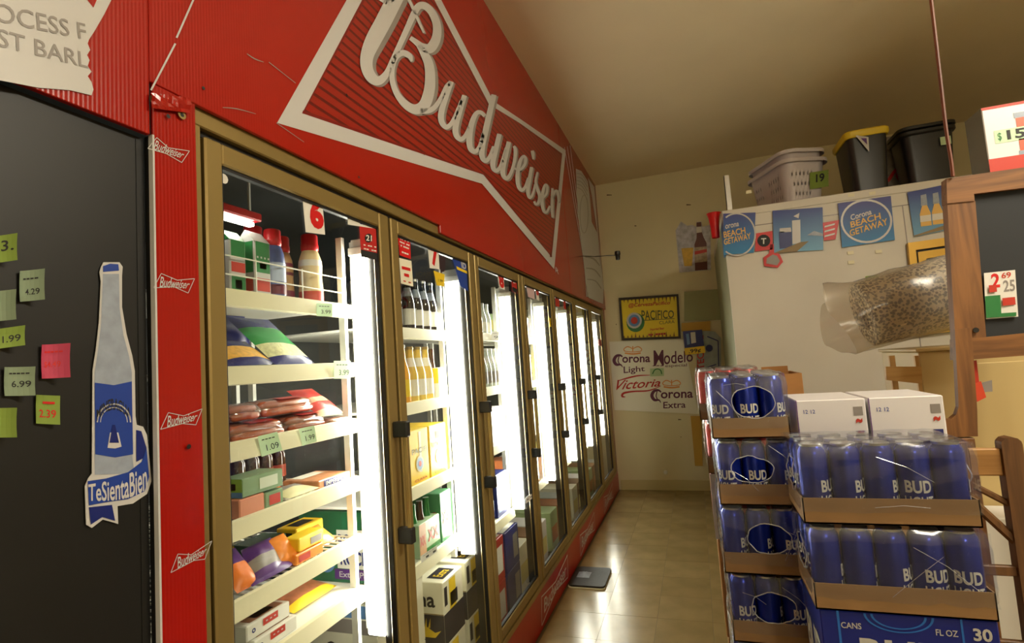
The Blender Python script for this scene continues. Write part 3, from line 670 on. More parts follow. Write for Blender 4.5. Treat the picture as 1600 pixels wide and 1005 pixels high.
obj('neck_foil_print', MB().poly([fb(*c9(p)) for p in ((402, 290), (470, 285), (474, 360), (405, 370))]), M_paper, zp, world=True)
obj('glass_print', MB().poly([f(*c9(p)) for p in ((205, 570), (365, 560), (345, 800), (245, 805))]), mat('beer_gold_print', (206, 168, 60), .5, var=((20, 20, 20), .2)), zp, world=True)
# boards and signs to the right of the yellow sign
M_gb = mat('grey_green_board', (158, 160, 118), .7); M_ply = mat('yellow_board', (196, 156, 62), .6)
single('board', MB().prism([PY(*p, YW) for p in ((1069, 456), (1123, 452), (1126, 500), (1069, 502))], (0, -.012, 0)), M_gb, 'grey-green board on the end wall right of the yellow sign', 'board')
single('board', MB().prism([PY(*p, YW) for p in ((1065, 505), (1110, 502), (1110, 517), (1065, 518))], (0, -.014, 0)), M_ply, 'narrow yellow board under the grey-green board', 'board')
single('board', MB().prism([PY(*p, YW) for p in ((1079, 650), (1096, 650), (1098, 728), (1086, 728))], (0, -.012, 0)), M_ply, 'narrow yellow board low on the wall under the white beer sheet', 'board')
tc_ = thing('beer_poster', 'grey can-shaped beer poster beside the 99 cent sign', 'poster', PY(1105, 580, YW-.02))
plate('backing', [c7(p) for p in ((800, 110), (840, 85), (940, 92), (985, 140), (990, 400), (795, 410))], YW-.02, mat('poster_grey_blue', (150, 160, 158), .5, var=((10, 10, 10), .15)), tc_, .004)
f = ony(YW-.0255)
T('lettering', 'TECATE', f, [c7(p) for p in ((858, 386), (850, 120), (800, 130), (800, 396))], M_vred, tc_, bold=.02)
obj('round_print', MB().poly([f(*c7(p)) for p in ring_pts((895, 222), 28, 28, 12)]), M_dkblue, tc_, world=True)
mb = MB()
for a, b in (((880, 130), (965, 165)), ((965, 165), (970, 380)), ((870, 375), (950, 350))): ribbon(mb, [(*c7(a), 1.6), (*c7(b), 1.6)], f, 0)
obj('printed_lines', mb, M_dkblue, tc_, world=True)
nn = thing('price_sign', 'blue and yellow 99 cent sign overlapping the white beer sheet', 'sign', PY(1085, 554, YW-.05))
plate('picture', [c7(p) for p in ((688, 90), (838, 76), (855, 205), (702, 222))], YW-.05, M_dkblue, nn, .003)
plate('price_strip', [c7(p) for p in ((700, 222), (858, 203), (866, 258), (706, 276))], YW-.05, M_yel, nn, .003)
f = ony(YW-.0545)
T('lettering', '.99¢', f, [c7(p) for p in ((735, 270), (832, 258), (828, 222), (733, 232))], M_ink, nn, bold=.02)
obj('can_print', MB().poly([f(*c7(p)) for p in ((748, 98), (785, 94), (792, 178), (755, 186))]), M_whp, nn, world=True)
obj('can_print', MB().poly([f(*c7(p)) for p in ((712, 110), (735, 107), (745, 190), (722, 196))]), M_lblue, nn, world=True)

# ================================================================== white box room on the right
WX, WYF, WZ = .30, 4.5, 2.63
M_box = mat('white_panel', (214, 210, 200), .5, var=((3, 3, 3), .03))
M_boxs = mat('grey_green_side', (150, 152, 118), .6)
bx = thing('wall_box_front', 'white panelled front of the box room on the right', None, (2.4, WYF, 0), kind='structure')
obj('front_panel', MB().box(WX, XR, WYF, WYF+.04, 0, WZ-.06), M_box, bx, world=True)
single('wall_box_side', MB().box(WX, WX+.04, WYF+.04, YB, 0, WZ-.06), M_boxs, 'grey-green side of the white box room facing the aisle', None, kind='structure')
single('ceiling_box', MB().box(WX, XR, WYF-.006, YB, WZ-.06, WZ, bev=.004), M_box, 'white flat top of the box room carrying baskets and bins', None, kind='structure')
obj('panel_joint', MB().box(WX, XR, WYF-.002, WYF, 2.475, 2.482), M_grp, bx, world=True)
obj('panel_joint', MB().box(1.50, 1.506, WYF-.002, WYF, 0, 2.475), M_grp, bx, world=True)
for (x, y) in ((1330, 305), (1363, 302), (1329, 395), (1373, 393), (1330, 410), (1170, 300)):
    c = PY(x, y, WYF-.007); obj('tape_mark', MB().box(c.x-.02, c.x+.02, WYF-.0085, WYF-.001, c.z-.012, c.z+.012), M_lip, bx, world=True)
YP = WYF-.012
# pennants
def c8(p): return (1100+p[0]/3.7225, 150+p[1]/3.7225)
def pennant(label, px, bg, name='pennant'):
    t = thing(name, label, 'pennant', PY(*c8(((px[0][0]+px[1][0])/2, max(px[0][1], px[1][1]))), YP), 'pennants along the white box room')
    plate('cloth', [c8(p) for p in px], YP, bg, t, .002); return t
def grad(name, lo, hi, z0, z1):
    m = mat(name, lo, .45); n = m.node_tree.nodes; L = m.node_tree.links
    tc = n.new('ShaderNodeTexCoord'); s = n.new('ShaderNodeSeparateXYZ'); r = n.new('ShaderNodeMapRange'); r.inputs[1].default_value = z0; r.inputs[2].default_value = z1
    mx = n.new('ShaderNodeMix'); mx.data_type = 'RGBA'; mx.inputs['A'].default_value = lin(lo); mx.inputs['B'].default_value = lin(hi)
    L.new(tc.outputs['Object'], s.inputs[0]); L.new(s.outputs[2], r.inputs[0]); L.new(r.outputs[0], mx.inputs['Factor']); L.new(mx.outputs['Result'], n['Principled BSDF'].inputs['Base Color']); return m
M_sea = grad('beach_blue_print', (30, 130, 190), (58, 62, 140), 0, .34); M_sky = grad('beach_sky_print', (110, 170, 210), (40, 56, 140), 0, .34)
M_gold2 = mat('golden_lettering', (226, 184, 96), .5); M_sand = mat('sand_print', (140, 120, 80), .5); M_cyan = mat('cyan_print', (90, 190, 220), .5)
f = ony(YP-.0035); f2_ = ony(YP-.005)
def beach(t, c, rx, ry, dy):
    o_ = ring_pts(c, rx, ry, 32); i_ = ring_pts(c, rx-12, ry-12, 32); mb = border(MB(), [f(*c8(p)) for p in o_], [f(*c8(p)) for p in i_]); obj('white_circle', mb, M_whp, t, world=True)
t = pennant('blue beach pennant with a white circle wrapping the corner of the box room', [(115, 925), (290, 912), (300, 678), (112, 685)], M_sea)
obj('cloth_side', MB().poly([Vector((WX-.004, WYF+y, z)) for y, z in ((-.012, t.location.z+.0), (.25, t.location.z+.03), (.25, t.location.z+.27), (-.012, t.location.z+.28))]), M_sea, t, world=True)
o_ = [p for p in ring_pts((190, 806), 108, 122, 40) if p[0] > 118]; o_.sort(key=lambda p: math.atan2(p[1]-806, p[0]-190))
mb = MB(); ribbon(mb, [(*c8(p), 2.4) for p in o_], f, 0); obj('white_circle', mb, M_whp, t, world=True)
T('lettering', 'orona', f2_, [c8(p) for p in ((124, 775), (203, 757), (203, 735), (124, 750))], M_whp, t, bold=.02)
T('lettering', 'BEACH', f2_, [c8(p) for p in ((116, 826), (243, 800), (238, 762), (112, 790))], M_gold2, t, bold=.02)
T('lettering', 'GETAWAY', f2_, [c8(p) for p in ((116, 868), (274, 830), (270, 795), (116, 832))], M_gold2, t, bold=.02)
t = pennant('blue beach pennant picturing two cans on a plank by the sea', [(408, 912), (694, 896), (690, 648), (398, 668)], M_sky)
for q, m_ in ((((435, 790), (510, 785), (514, 880), (440, 890)), M_dkblue), (((512, 725), (560, 720), (562, 855), (515, 862)), M_whp), (((405, 915), (540, 905), (610, 845), (560, 850)), M_sand), (((520, 700), (555, 680), (550, 712)), M_whp), (((440, 770), (505, 765), (508, 790), (440, 796)), M_whp), (((600, 810), (640, 785), (690, 800), (694, 815)), M_silver)):
    obj('printed_shape', MB().poly([f2_(*c8(p)) for p in q]), m_, t, world=True)
t = pennant('blue beach pennant with a full white circle and golden words', [(803, 882), (1110, 838), (1086, 582), (778, 625)], M_sea)
beach(t, (945, 728), 150, 128, 0)
T('lettering', 'Corona', f2_, [c8(p) for p in ((855, 725), (976, 688), (972, 655), (850, 692))], M_whp, t, bold=.02)
T('lettering', 'BEACH', f2_, [c8(p) for p in ((855, 768), (1030, 715), (1024, 678), (850, 732))], M_gold2, t, bold=.02)
T('lettering', 'GETAWAY', f2_, [c8(p) for p in ((850, 818), (1072, 748), (1064, 710), (844, 780))], M_gold2, t, bold=.02)
t = pennant('blue beach pennant picturing two beer bottles beside the wooden board', [(1222, 820), (1425, 778), (1405, 515), (1182, 562)], M_sky)
for dx in (0, 70):
    obj('printed_shape', MB().poly([f2_(*c8((p[0]+dx, p[1]-dx*.15))) for p in ((1262, 760), (1325, 752), (1318, 680), (1296, 632), (1290, 575), (1262, 580), (1268, 640), (1255, 690))]), M_gold2, t, world=True)
    obj('printed_shape', MB().poly([ony(YP-.006)(*c8((p[0]+dx, p[1]-dx*.15))) for p in ((1258, 735), (1322, 726), (1320, 690), (1256, 698))]), M_paper, t, world=True)
    obj('printed_shape', MB().poly([ony(YP-.006)(*c8((p[0]+dx, p[1]-dx*.15))) for p in ((1262, 640), (1300, 634), (1292, 570), (1260, 578))]), M_silver, t, world=True)
obj('printed_shape', MB().poly([f2_(*c8(p)) for p in ((1222, 812), (1420, 745), (1424, 772), (1224, 818))]), M_sand, t, world=True)
t = pennant('small red pennant with a black print between the first two beach pennants', [(298, 905), (400, 893), (398, 785), (300, 800)], M_rednum)
obj('printed_shape', MB().poly([f2_(*c8(p)) for p in ring_pts((348, 842), 38, 36, 14)]), M_ink, t, world=True); T('lettering', 'T', ony(YP-.006), [c8(p) for p in ((332, 862), (362, 860), (362, 826), (332, 828))], M_whp, t, bold=.03)
t = pennant('small red pennant with white stripes left of the full circle pennant', [(697, 842), (765, 834), (786, 722), (690, 738)], M_rednum)
for k in range(3): obj('printed_shape', MB().poly([f2_(*c8(p)) for p in ((700, 822-k*28), (760, 806-k*28), (762, 796-k*28), (702, 812-k*28))]), M_whp, t, world=True)
t = pennant('red guitar-shaped pennant hanging below the small red pennant', [(350, 990), (430, 1000), (460, 965), (440, 920), (410, 905), (405, 860), (385, 862), (378, 915), (345, 940)], M_rednum)
obj('printed_shape', MB().poly([f2_(*c8(p)) for p in ((362, 975), (425, 985), (442, 960), (425, 930), (400, 922), (365, 945))]), M_grp, t, world=True)
# small green sticker, gold picture frame
single('price_sticker', MB().prism([PY(*p, WYF-.002) for p in ((1353, 447), (1373, 444), (1372, 429), (1352, 432))], (0, -.002, 0)), M_note, 'small green price sticker on the white box room above the rug roll', 'sticker')
pf = thing('picture_frame', 'gold double picture frame leaning on the box room above the rug', 'picture frame', PY(1480, 520, WYF-.02))
M_gf = mat('gilt_moulding', (206, 164, 70), .35, metal=.4)
def frame_of(px_o, px_i, y, th, m_, nm, par):
    for k in range(4): plate(nm, [px_o[k], px_o[(k+1) % 4], px_i[(k+1) % 4], px_i[k]], y, m_, par, th)
O1 = [(1416, 381), (1580, 358), (1592, 505), (1430, 525)]; I1 = [(1428, 392), (1570, 371), (1580, 494), (1441, 513)]; O2 = [(1432, 395), (1567, 375), (1577, 490), (1445, 509)]; I2 = [(1445, 405), (1557, 388), (1565, 480), (1456, 497)]
frame_of(O1, I1, WYF-.008, .035, M_gf, 'outer_moulding', pf); frame_of(O2, I2, WYF-.008, .025, M_gf, 'inner_moulding', pf)
plate('backing', O1, WYF-.006, M_blk, pf, .012); plate('picture', I2, WYF-.018, mat('grey_picture', (120, 122, 122), .3), pf, .002)

# ------------------------------------------------------------------ things on top of the box room
def rrect(w, d, r, n=5):
    out = []
    for cx, cy, a0 in ((w/2-r, d/2-r, 0), (-w/2+r, d/2-r, 90), (-w/2+r, -d/2+r, 180), (w/2-r, -d/2+r, 270)):
        for i in range(n+1):
            a = math.radians(a0+90*i/n); out.append((cx+r*math.cos(a), cy+r*math.sin(a)))
    return out
def shell(mb, levels, th=.004, mi=0, hole=None, floor=True):
    """levels (w, d, r, z) lofted; open top with wall thickness"""
    N = None; rings = []
    for w, d, r, z in levels: rings.append([(x, y, z) for x, y in rrect(w, d, r)])
    for w, d, r, z in reversed(levels): rings.append([(x, y, max(z, levels[0][3]+th)) for x, y in rrect(w-2*th, d-2*th, max(.005, r-th))])
    N = len(rings[0]); o = len(mb.v); mb.v += [p for rg in rings for p in rg]; nl = len(levels)
    for k in range(len(rings)-1):
        for i in range(N):
            j = (i+1) % N; mb.f.append((o+k*N+i, o+k*N+j, o+(k+1)*N+j, o+(k+1)*N+i)); mb.m.append(mi)
    mb.f.append(tuple(o+i for i in range(N-1, -1, -1))); mb.m.append(mi); e = o+(len(rings)-1)*N; mb.f.append(tuple(e+i for i in range(N))); mb.m.append(mi)
    return mb
def dense(w, d, r, nper):
    """rounded rectangle resampled evenly"""
    P = rrect(w, d, r, 6); P.append(P[0]); L = [0]
    for i in range(len(P)-1): L.append(L[-1]+math.dist(P[i], P[i+1]))
    out = []; k = 0
    for i in range(nper):
        t = L[-1]*i/nper
        while L[k+1] < t: k += 1
        u = (t-L[k])/(L[k+1]-L[k]); out.append((P[k][0]+(P[k+1][0]-P[k][0])*u, P[k][1]+(P[k+1][1]-P[k][1])*u))
    return out
M_bask = mat('white_basket_plastic', (206, 200, 206), .4)
def basket(label, loc, rot, z_lo, w, d, h, group, holes=True):
    t = thing('laundry_basket', label, 'basket', loc, group); t.rotation_euler = (0, 0, rot)
    mb = MB(); nu, nv = 150, 15; rows = []
    for j in range(nv+1):
        q = j/nv; s = .80+.20*q; rows.append([(x, y, h*q) for x, y in dense(w*s, d*s, .09*s, nu)])
    o = 0; mb.v = [p for r in rows for p in r]
    for j in range(nv):
        for i in range(nu):
            if holes and 3 <= j <= 11 and (j-3) % 3 == 1 and (i+((j-3)//3)) % 3 == 0 and (i % 25) not in (0, 1, 2, 3, 4, 21, 22, 23, 24): continue
            a = j*nu+i; b = j*nu+(i+1) % nu; mb.f.append((a, b, b+nu, a+nu)); mb.m.append(0)
    mb.f.append(tuple(range(nu-1, -1, -1))); mb.m.append(0)
    body = obj('body', mb, M_bask, t, smooth=True); sm = body.modifiers.new('thick', 'SOLIDIFY'); sm.thickness = .004
    rm = MB(); P = dense(w, d, .09, 60); O = dense(w+.05, d+.05, .105, 60)
    for z0, z1, A_, B_ in ((h-.03, h, O, O), (h, h+.004, O, P)):
        o = len(rm.v); rm.v += [(x, y, z0) for x, y in A_]+[(x, y, z1) for x, y in B_]; rm.f += [(o+i, o+(i+1) % 60, o+60+(i+1) % 60, o+60+i) for i in range(60)]; rm.m += [0]*60
    obj('rim', rm, M_bask, t, smooth=True); return t
bk = basket('white plastic laundry basket with rows of holes on the box room', (.875, 5.05, WZ+.001), math.radians(-66), 0, .58, .37, .40, 'nested laundry baskets')
bk2 = basket('upper white laundry basket nested inside the perforated one', (.875, 5.05, WZ+.081), math.radians(-66), 0, .56, .35, .40, 'nested laundry baskets')
_bn = Vector((math.cos(math.radians(-66)), math.sin(math.radians(-66)), -.14)).normalized(); _bp = Vector((.875, 5.05, WZ+.2))+_bn*.268
def onb(x, y):
    d_ = ray(x, y); return CAM+d_*((_bp-CAM).dot(_bn)/d_.dot(_bn))
paper('price_note', 'pale green price note taped to the laundry basket', pquad(1265, 270, 1292, 296, -4), onb, M_note, .02, out=_bn, texts=[('19', .35, .8, .35, .85, M_ink, .03)])
M_bin = mat('black_bin_plastic', (26, 26, 28), .38)
b1 = thing('waste_bin', 'slim black waste bin with a yellow rim on the box room', 'bin', (1.375, 4.80, WZ))
obj('body', shell(MB(), [(.22, .32, .04, 0), (.27, .38, .045, .46)]), M_bin, b1, smooth=True); obj('rim', shell(MB(), [(.29, .40, .05, .44), (.305, .415, .05, .455), (.305, .415, .05, .485), (.285, .395, .045, .495)], .012), mat('yellow_rim_plastic', (226, 198, 40), .4), b1, smooth=True)
st = obj('sticker', MB().poly([PY(*p, 4.595)+Vector((0, 0, 0)) for p in ((1336, 211), (1357, 214), (1358, 237))]), M_whp, b1, world=True); obj('sticker_print', MB().poly([PY(*p, 4.593) for p in ((1345, 216), (1354, 216), (1355, 226))]), M_purple, b1, world=True)
b2 = thing('waste_bin', 'wide black waste bin nested in a twin beside the wooden board', 'bin', (1.775, 4.80, WZ))
obj('body', shell(MB(), [(.28, .24, .05, 0), (.33, .29, .06, .41)]), M_bin, b2, smooth=True); obj('rim', shell(MB(), [(.35, .31, .065, .395), (.365, .33, .07, .405), (.365, .33, .07, .425), (.34, .30, .06, .43)], .012), M_bin, b2, smooth=True)
obj('nested_rim', shell(MB(), [(.355, .315, .065, .434), (.37, .335, .07, .44), (.37, .335, .07, .462), (.345, .305, .06, .466)], .012), M_bin, b2, smooth=True)
c = PY(1477, 220, 4.652); obj('price_tag', MB().box(c.x-.032, c.x+.032, 4.644, 4.648, c.z-.03, c.z+.03), M_pgreen, b2, world=True)
rk = thing('snack_bag', 'grey mottled sign with red script between the two black bins', 'sign', PY(1398, 292, 5.02))
plate('panel', [(1378, 294), (1414, 290), (1404, 214), (1384, 216)], 5.02, mat('grey_mottle', (150, 142, 134), .6, var=((25, 25, 25), .3)), rk, .03); rk.name = 'mottled_sign'
mb = MB(); ribbon(mb, [(1377, 288, 3), (1388, 282, 5), (1396, 270, 5), (1404, 264, 5), (1402, 276, 4), (1408, 284, 4)], ony(4.985), 4); obj('lettering', mb, M_rednum, rk, world=True)
br = thing('metal_bracket', 'grey metal angle bracket standing at the corner of the box room', 'bracket', (.40, 4.58, WZ))
obj('upright', MB().box(.345, .385, 4.56, 4.565, WZ, WZ+.30), M_alu, br, world=True); obj('foot', MB().box(.345, .62, 4.56, 4.60, WZ, WZ+.012), M_alu, br, world=True); obj('gusset', MB().box(.345, .35, 4.56, 4.60, WZ, WZ+.30), M_alu, br, world=True)
c = PY(1121, 341, 4.62); c.x = WX-.056
rc = thing('red_funnel', 'red plastic funnel hanging on the corner of the box room', 'funnel', (c.x, c.y, c.z-.16))
obj('cone', MB().lathe([(.03, -.16), (.034, -.06), (.042, .0), (.050, .035), (.055, .045), (.047, .04), (.038, 0), (.026, -.15)], 18, c, cap=False), M_rednum, rc, world=True, smooth=True)
obj('hook', MB().tube([c+Vector((.045, 0, .042)), (WX+.001, c.y, c.z+.042)], .006, 6), M_rednum, rc, world=True)
# ================================================================== shrink-wrapped cases of tall cans
M_can = mat('blue_can_paint', (22, 44, 150), .22, metal=.55, var=((60, 60, 6), .05)); M_canred = mat('red_can_paint', (176, 22, 26), .24, metal=.45)
M_film = glassy('shrink_film', (.90, .92, .96), gloss=.07, rough=.12, haze=.028, hazecol=(190, 200, 225))
M_filmr = glassy('shrink_film_rim', (.9, .92, .95), gloss=.12, rough=.1, haze=.45, hazecol=(225, 228, 235))
M_can_t = mat('silver_can_print', (196, 196, 190), .4)
M_crest = mat('light_blue_crest', (40, 84, 190), .3, metal=.3)
PIT, CRD, CH, LAYER = .0735, .0362, .192, .208
def can_mesh(m):
    mb = MB().lathe([(.026, 0), (CRD-.002, .008), (CRD, .014), (CRD, CH-.024), (.0335, CH-.015), (.028, CH-.006), (.029, CH), (.027, CH), (.0265, CH-.004)], 18, mi=[1, 0, 0, 0, 0, 1, 1, 1])
    o = obj('can', mb, [m, M_alu], smooth=True); return o
_can = {'blue': can_mesh(M_can), 'red': can_mesh(M_canred)}
def wrap_text(s, w, h, z, r):
    V, Fs, _ = glyphs(s, .03)
    return MB().add([(r*math.sin((u-.5)*w/r), -r*math.cos((u-.5)*w/r), z+(v-.5)*h) for u, v in V], Fs)
mbt = wrap_text('BUD', .058, .030, .088, CRD+.0012)
V, Fs, _ = glyphs('LIGHT', .02); r = CRD+.0012
mbt.add([(r*math.sin((u-.5)*.064/r), -r*math.cos((u-.5)*.064/r), .052+(v-.5)*.026) for u, v in V], Fs)
_let = obj('lettering', mbt, M_can_t); 
_protos = [_can['blue'], _can['red'], _let]
def ellipse_panel(mb, fn, rx, ry, cu=.5, cv=.5, n=32):
    """rectangle [0,1]^2 with an elliptical hole"""
    I_ = []; O_ = []
    for i in range(n):
        a = 2*math.pi*(i+.5)/n; c, s = math.cos(a), math.sin(a); I_.append(fn(cu+rx*c, cv+ry*s))
        k = min((.5/abs(c)) if abs(c) > 1e-6 else 9, (.5/abs(s)) if abs(s) > 1e-6 else 9); O_.append(fn(.5+k*c, .5+k*s))
    mb.add(I_+O_, [(i, (i+1) % n, n+(i+1) % n, n+i) for i in range(n)]); return I_
def can_case(label, x0, y0, z0, nx, ny, kind, group, rots, holes, rows=None, cat='beer case'):
    """nx x ny tall cans on a cardboard tray in film; holes: faces with the film's end opening"""
    W, D = nx*PIT+.006, ny*PIT+.006; t = thing('can_case', label, cat, (x0+W/2, y0+D/2, z0), group)
    th = .064; mb = MB().box(-W/2, W/2, -D/2, D/2, 0, .004)
    for q in ((-W/2, W/2, -D/2, -D/2+.003), (-W/2, W/2, D/2-.003, D/2), (-W/2, -W/2+.003, -D/2, D/2), (W/2-.003, W/2, -D/2, D/2)): mb.box(*q, 0, th)
    obj('tray', mb, M_card, t)
    k = 0
    for j in range(ny):
        for i in range(nx):
            if rows and not rows(i, j): continue
            x = -W/2+.003+PIT*(i+.5); y = -D/2+.003+PIT*(j+.5)
            c = _can[kind].copy(); COL.objects.link(c); c.parent = t; c.location = (x, y, .004)
            if kind == 'blue' and (j == 0 or i == 0):
                a = rots[k % len(rots)]; k += 1
                if i == 0 and j > 0: a -= 75
                l = _let.copy(); COL.objects.link(l); l.parent = c; l.rotation_euler = (0, 0, math.radians(a))
    # film
    e = .004; zb, zt = .03, CH+.007; fb = MB(); rg = []; rn = random.Random(int(x0*1000+z0*977))
    def wav(p, s=.0022): return p+Vector((noise.noise(p*38+Vector((z0*9, 0, 0))), noise.noise(p*38+Vector((5, z0*7, 0))), noise.noise(p*38+Vector((0, 9, z0*5)))))*s
    X0, X1, Ya, Yb = -W/2-e, W/2+e, -D/2-e, D/2+e; inn = .006
    F_ = {'-y': lambda u, v: Vector((X0+(X1-X0)*u, Ya+(inn if v > .9 else 0), zb+(zt-zb)*v)), '+y': lambda u, v: Vector((X0+(X1-X0)*u, Yb-(inn if v > .9 else 0), zb+(zt-zb)*v)),
          '-x': lambda u, v: Vector((X0+(inn if v > .9 else 0), Ya+(Yb-Ya)*u, zb+(zt-zb)*v)), '+x': lambda u, v: Vector((X1-(inn if v > .9 else 0), Ya+(Yb-Ya)*u, zb+(zt-zb)*v))}
    for k_, fn in F_.items():
        if k_ in holes:
            cu = .5+rn.uniform(-.06, .12); ry = rn.uniform(.24, .29); I_ = ellipse_panel(fb, lambda u, v: fn(u, v), .27, ry, cu, .48)
            rg.append(MB().tube([wav(p, .006) for p in I_], .0016, 5, closed=True))
        else: fb.grid(lambda u, v: wav(fn(u, v), .006), 14, 8)
    fb.grid(lambda u, v: wav(Vector((X0+inn+(X1-X0-2*inn)*u, Ya+inn+(Yb-Ya-2*inn)*v, zt)), .004), 12, 10)
    fo = obj('shrink_film', fb, M_film, t, smooth=True)
    for g_ in rg: obj('film_rim', g_, M_filmr, fo)
    # stray creases
    cr = MB()
    for q in range(2):
        s = rn.random(); a = wav(F_['-y'](s*.9, rn.random()), .003); b = wav(F_['-y'](min(1, s+.25), rn.random()), .003); cr.tube([a+Vector((0, -.001, 0)), (a+b)/2+Vector((.004, -.003, .006)), b+Vector((0, -.001, 0))], .0005, 4)
    obj('film_crease', cr, M_filmr, fo, kind='stuff')
    return t
ordn = ['topmost', 'second from the top', 'third from the top', 'fourth from the top', 'fifth from the top', 'sixth from the top', 'bottom']
ROT = [[-18, 10, 62], [-25, 12, 58], [70, 75, 38], [20, 95, 30], [0, 50, -40], [10, 40, 80], [0, 30, 60]]
for k in range(7):
    z = .004+LAYER*(6-k)
    can_case('blue beer case of the narrow three-can-wide stack by the aisle, %s' % ordn[k], .030+[-.002, .002, -.004, .003, 0, .002, 0][k], 1.85+[0, .004, -.003, .002, 0, .003, 0][k], z, 3, 5, 'blue', 'blue cases in the narrow stack', [r_ for r_ in ROT[k]]+[20, -10, 40, 10], ('-y', '+y'), rows=None if k == 0 else (lambda i, j: i == 0 or j == 0))
RR = [[58, 62, 75, -4, 100], [95, 100, 62, 18, -8]]
for k in range(2):
    can_case('blue beer case of the wide five-can stack in front, %s' % ('upper' if k == 0 else 'lower, above the thirty pack box'), .224+k*.004, 1.56-k*.006, 1.079-LAYER*k, 5, 3, 'blue', 'blue cases in the wide stack', RR[k]+[0, 30, 10], ('-x', '+x'), rows=None if k == 0 else (lambda i, j: i == 0 or j == 0 or i == 4))
zb = 1.079-LAYER
M_bb = mat('blue_carton_print', (20, 36, 128), .35); M_cy = mat('cyan_carton_print', (40, 110, 200), .35)
for k in range(3):
    z1 = zb-.002-k*.289; d = (.236, .60, 1.558, 1.80, z1-.287, z1)
    lab = ('thirty pack box of blue beer under the wide cases, nearest the top', 'middle thirty pack box under the wide cases', 'thirty pack box standing on the floor under the wide cases')[k]
    t = carton('thirty_pack_box', lab, 'beer box', d, M_bb, [('-y', .10, .115, 0, 1, M_cy), ('-y', .80, .812, 0, 1, M_cy)],
               [('-y', 'BUD', .22, .74, .46, .79, M_can_t, .03), ('-y', 'LIGHT', .16, .78, .10, .38, M_can_t, .03), ('-y', '30', .86, .96, .84, .94, M_can_t, .03), ('-y', 'PACK', .87, .95, .78, .81, M_can_t), ('-y', 'CANS', .12, .24, .86, .91, M_can_t), ('-y', 'FL OZ', .66, .78, .86, .91, M_can_t), ('-x', 'BUD', .1, .9, .35, .7, M_can_t, .03)], 'thirty pack boxes')
    for rx in (.2, .16):
        mb = border(MB(), [face_pt(d, '-y', .46+rx*math.cos(a), .995+.14*rx/.2*math.sin(a), .0012) for a in [math.pi+math.pi*i/20 for i in range(21)]], [face_pt(d, '-y', .46+(rx-.014)*math.cos(a), .995+.14*(rx-.014)/.2*math.sin(a), .0012) for a in [math.pi+math.pi*i/20 for i in range(21)]])
        obj('crest_print', mb, M_cy, t, world=True)
# white twelve packs behind the wide stack, on cartons
M_wb = mat('white_carton', (224, 222, 224), .32)
for k in range(2):
    x = .285+.198*k; d = (x, x+.19, 1.9, 2.17, 1.236, 1.358)
    t = carton('twelve_pack_box', 'white twelve pack box behind the wide stack, %s' % ('next to the narrow stack' if k == 0 else 'next to the wooden board'), 'beer box', d, M_wb, [('-y', .82, .95, .05, .2, M_dkblue), ('-y', .82, .95, .58, .8, M_grp), ('-y', 0, .012, 0, 1, M_purple)],
           [('-y', '12 12', .10, .27, .66, .76, M_blue), ('-y', '~', .84, .93, .38, .52, M_tred, .05)], 'white twelve packs')
single('carton', MB().box(.275, .67, 1.895, 2.19, 0, .617, bev=.004), M_card2, 'brown carton on the floor under the white twelve packs', 'carton')
single('carton', MB().box(.275, .67, 1.895, 2.19, .618, 1.234, bev=.004), M_card2, 'upper brown carton directly under the white twelve packs', 'carton')
# stack behind the narrow stack: red cases, cartons
for k in range(2):
    can_case('red beer can case behind the narrow blue stack, %s' % ('topmost' if k == 0 else 'second'), -.005+.012*k, 2.27, 1.262-LAYER*k, 3, 5, 'red', 'red cases behind the narrow stack', [0], ('-y',), rows=None if k == 0 else (lambda i, j: i == 0 or j == 0))
carton('carton', 'red and white carton under the red can cases', 'carton', (.01, .235, 2.28, 2.64, .80, 1.05), mat('dark_red_carton', (140, 24, 24), .4), [('-x', 0, .1, 0, 1, M_whp), ('-x', .9, 1, 0, 1, M_whp), ('-y', 0, .12, 0, 1, M_whp)])
single('carton', MB().box(.015, .235, 2.28, 2.64, .43, .798, bev=.004), M_card2, 'brown carton below the red and white carton', 'carton'); single('carton', MB().box(.02, .235, 2.28, 2.64, 0, .428, bev=.004), M_card2, 'brown carton on the floor at the foot of the red cases', 'carton')
c0 = PY(1208, 577, 2.6); c1 = PY(1253, 583, 2.6)
oc = thing('open_carton', 'open brown carton behind the narrow stack with a dark gap on top', 'carton', ((c0.x+c1.x)/2, 2.75, c1.z-.2))
obj('body', shell(MB(), [(c1.x-.3, .3, .004, 0), (c1.x-.3, .3, .004, .2)], .006), M_card2, oc); oc.location.x = (.3+c1.x)/2
obj('flap', MB().box(-(c1.x-.3)/2, (c1.x-.3)/2-.01, .147, .152, .19, .225), M_card2, oc); obj('dark_fill', MB().box(-(c1.x-.3)/2+.01, (c1.x-.3)/2-.01, -.13, .13, .12, .15), M_blackp, oc)  # black block inside puts the shade of the open top into colour
for k in range(2):
    h = (c1.z-.2)/2; single('carton', MB().box(.28, c1.x+.02, 2.58, 2.92, h*k, h*(k+1)-.001, bev=.004), M_card2, ('brown carton on the floor under the open carton', 'brown carton directly under the open carton')[k], 'carton')

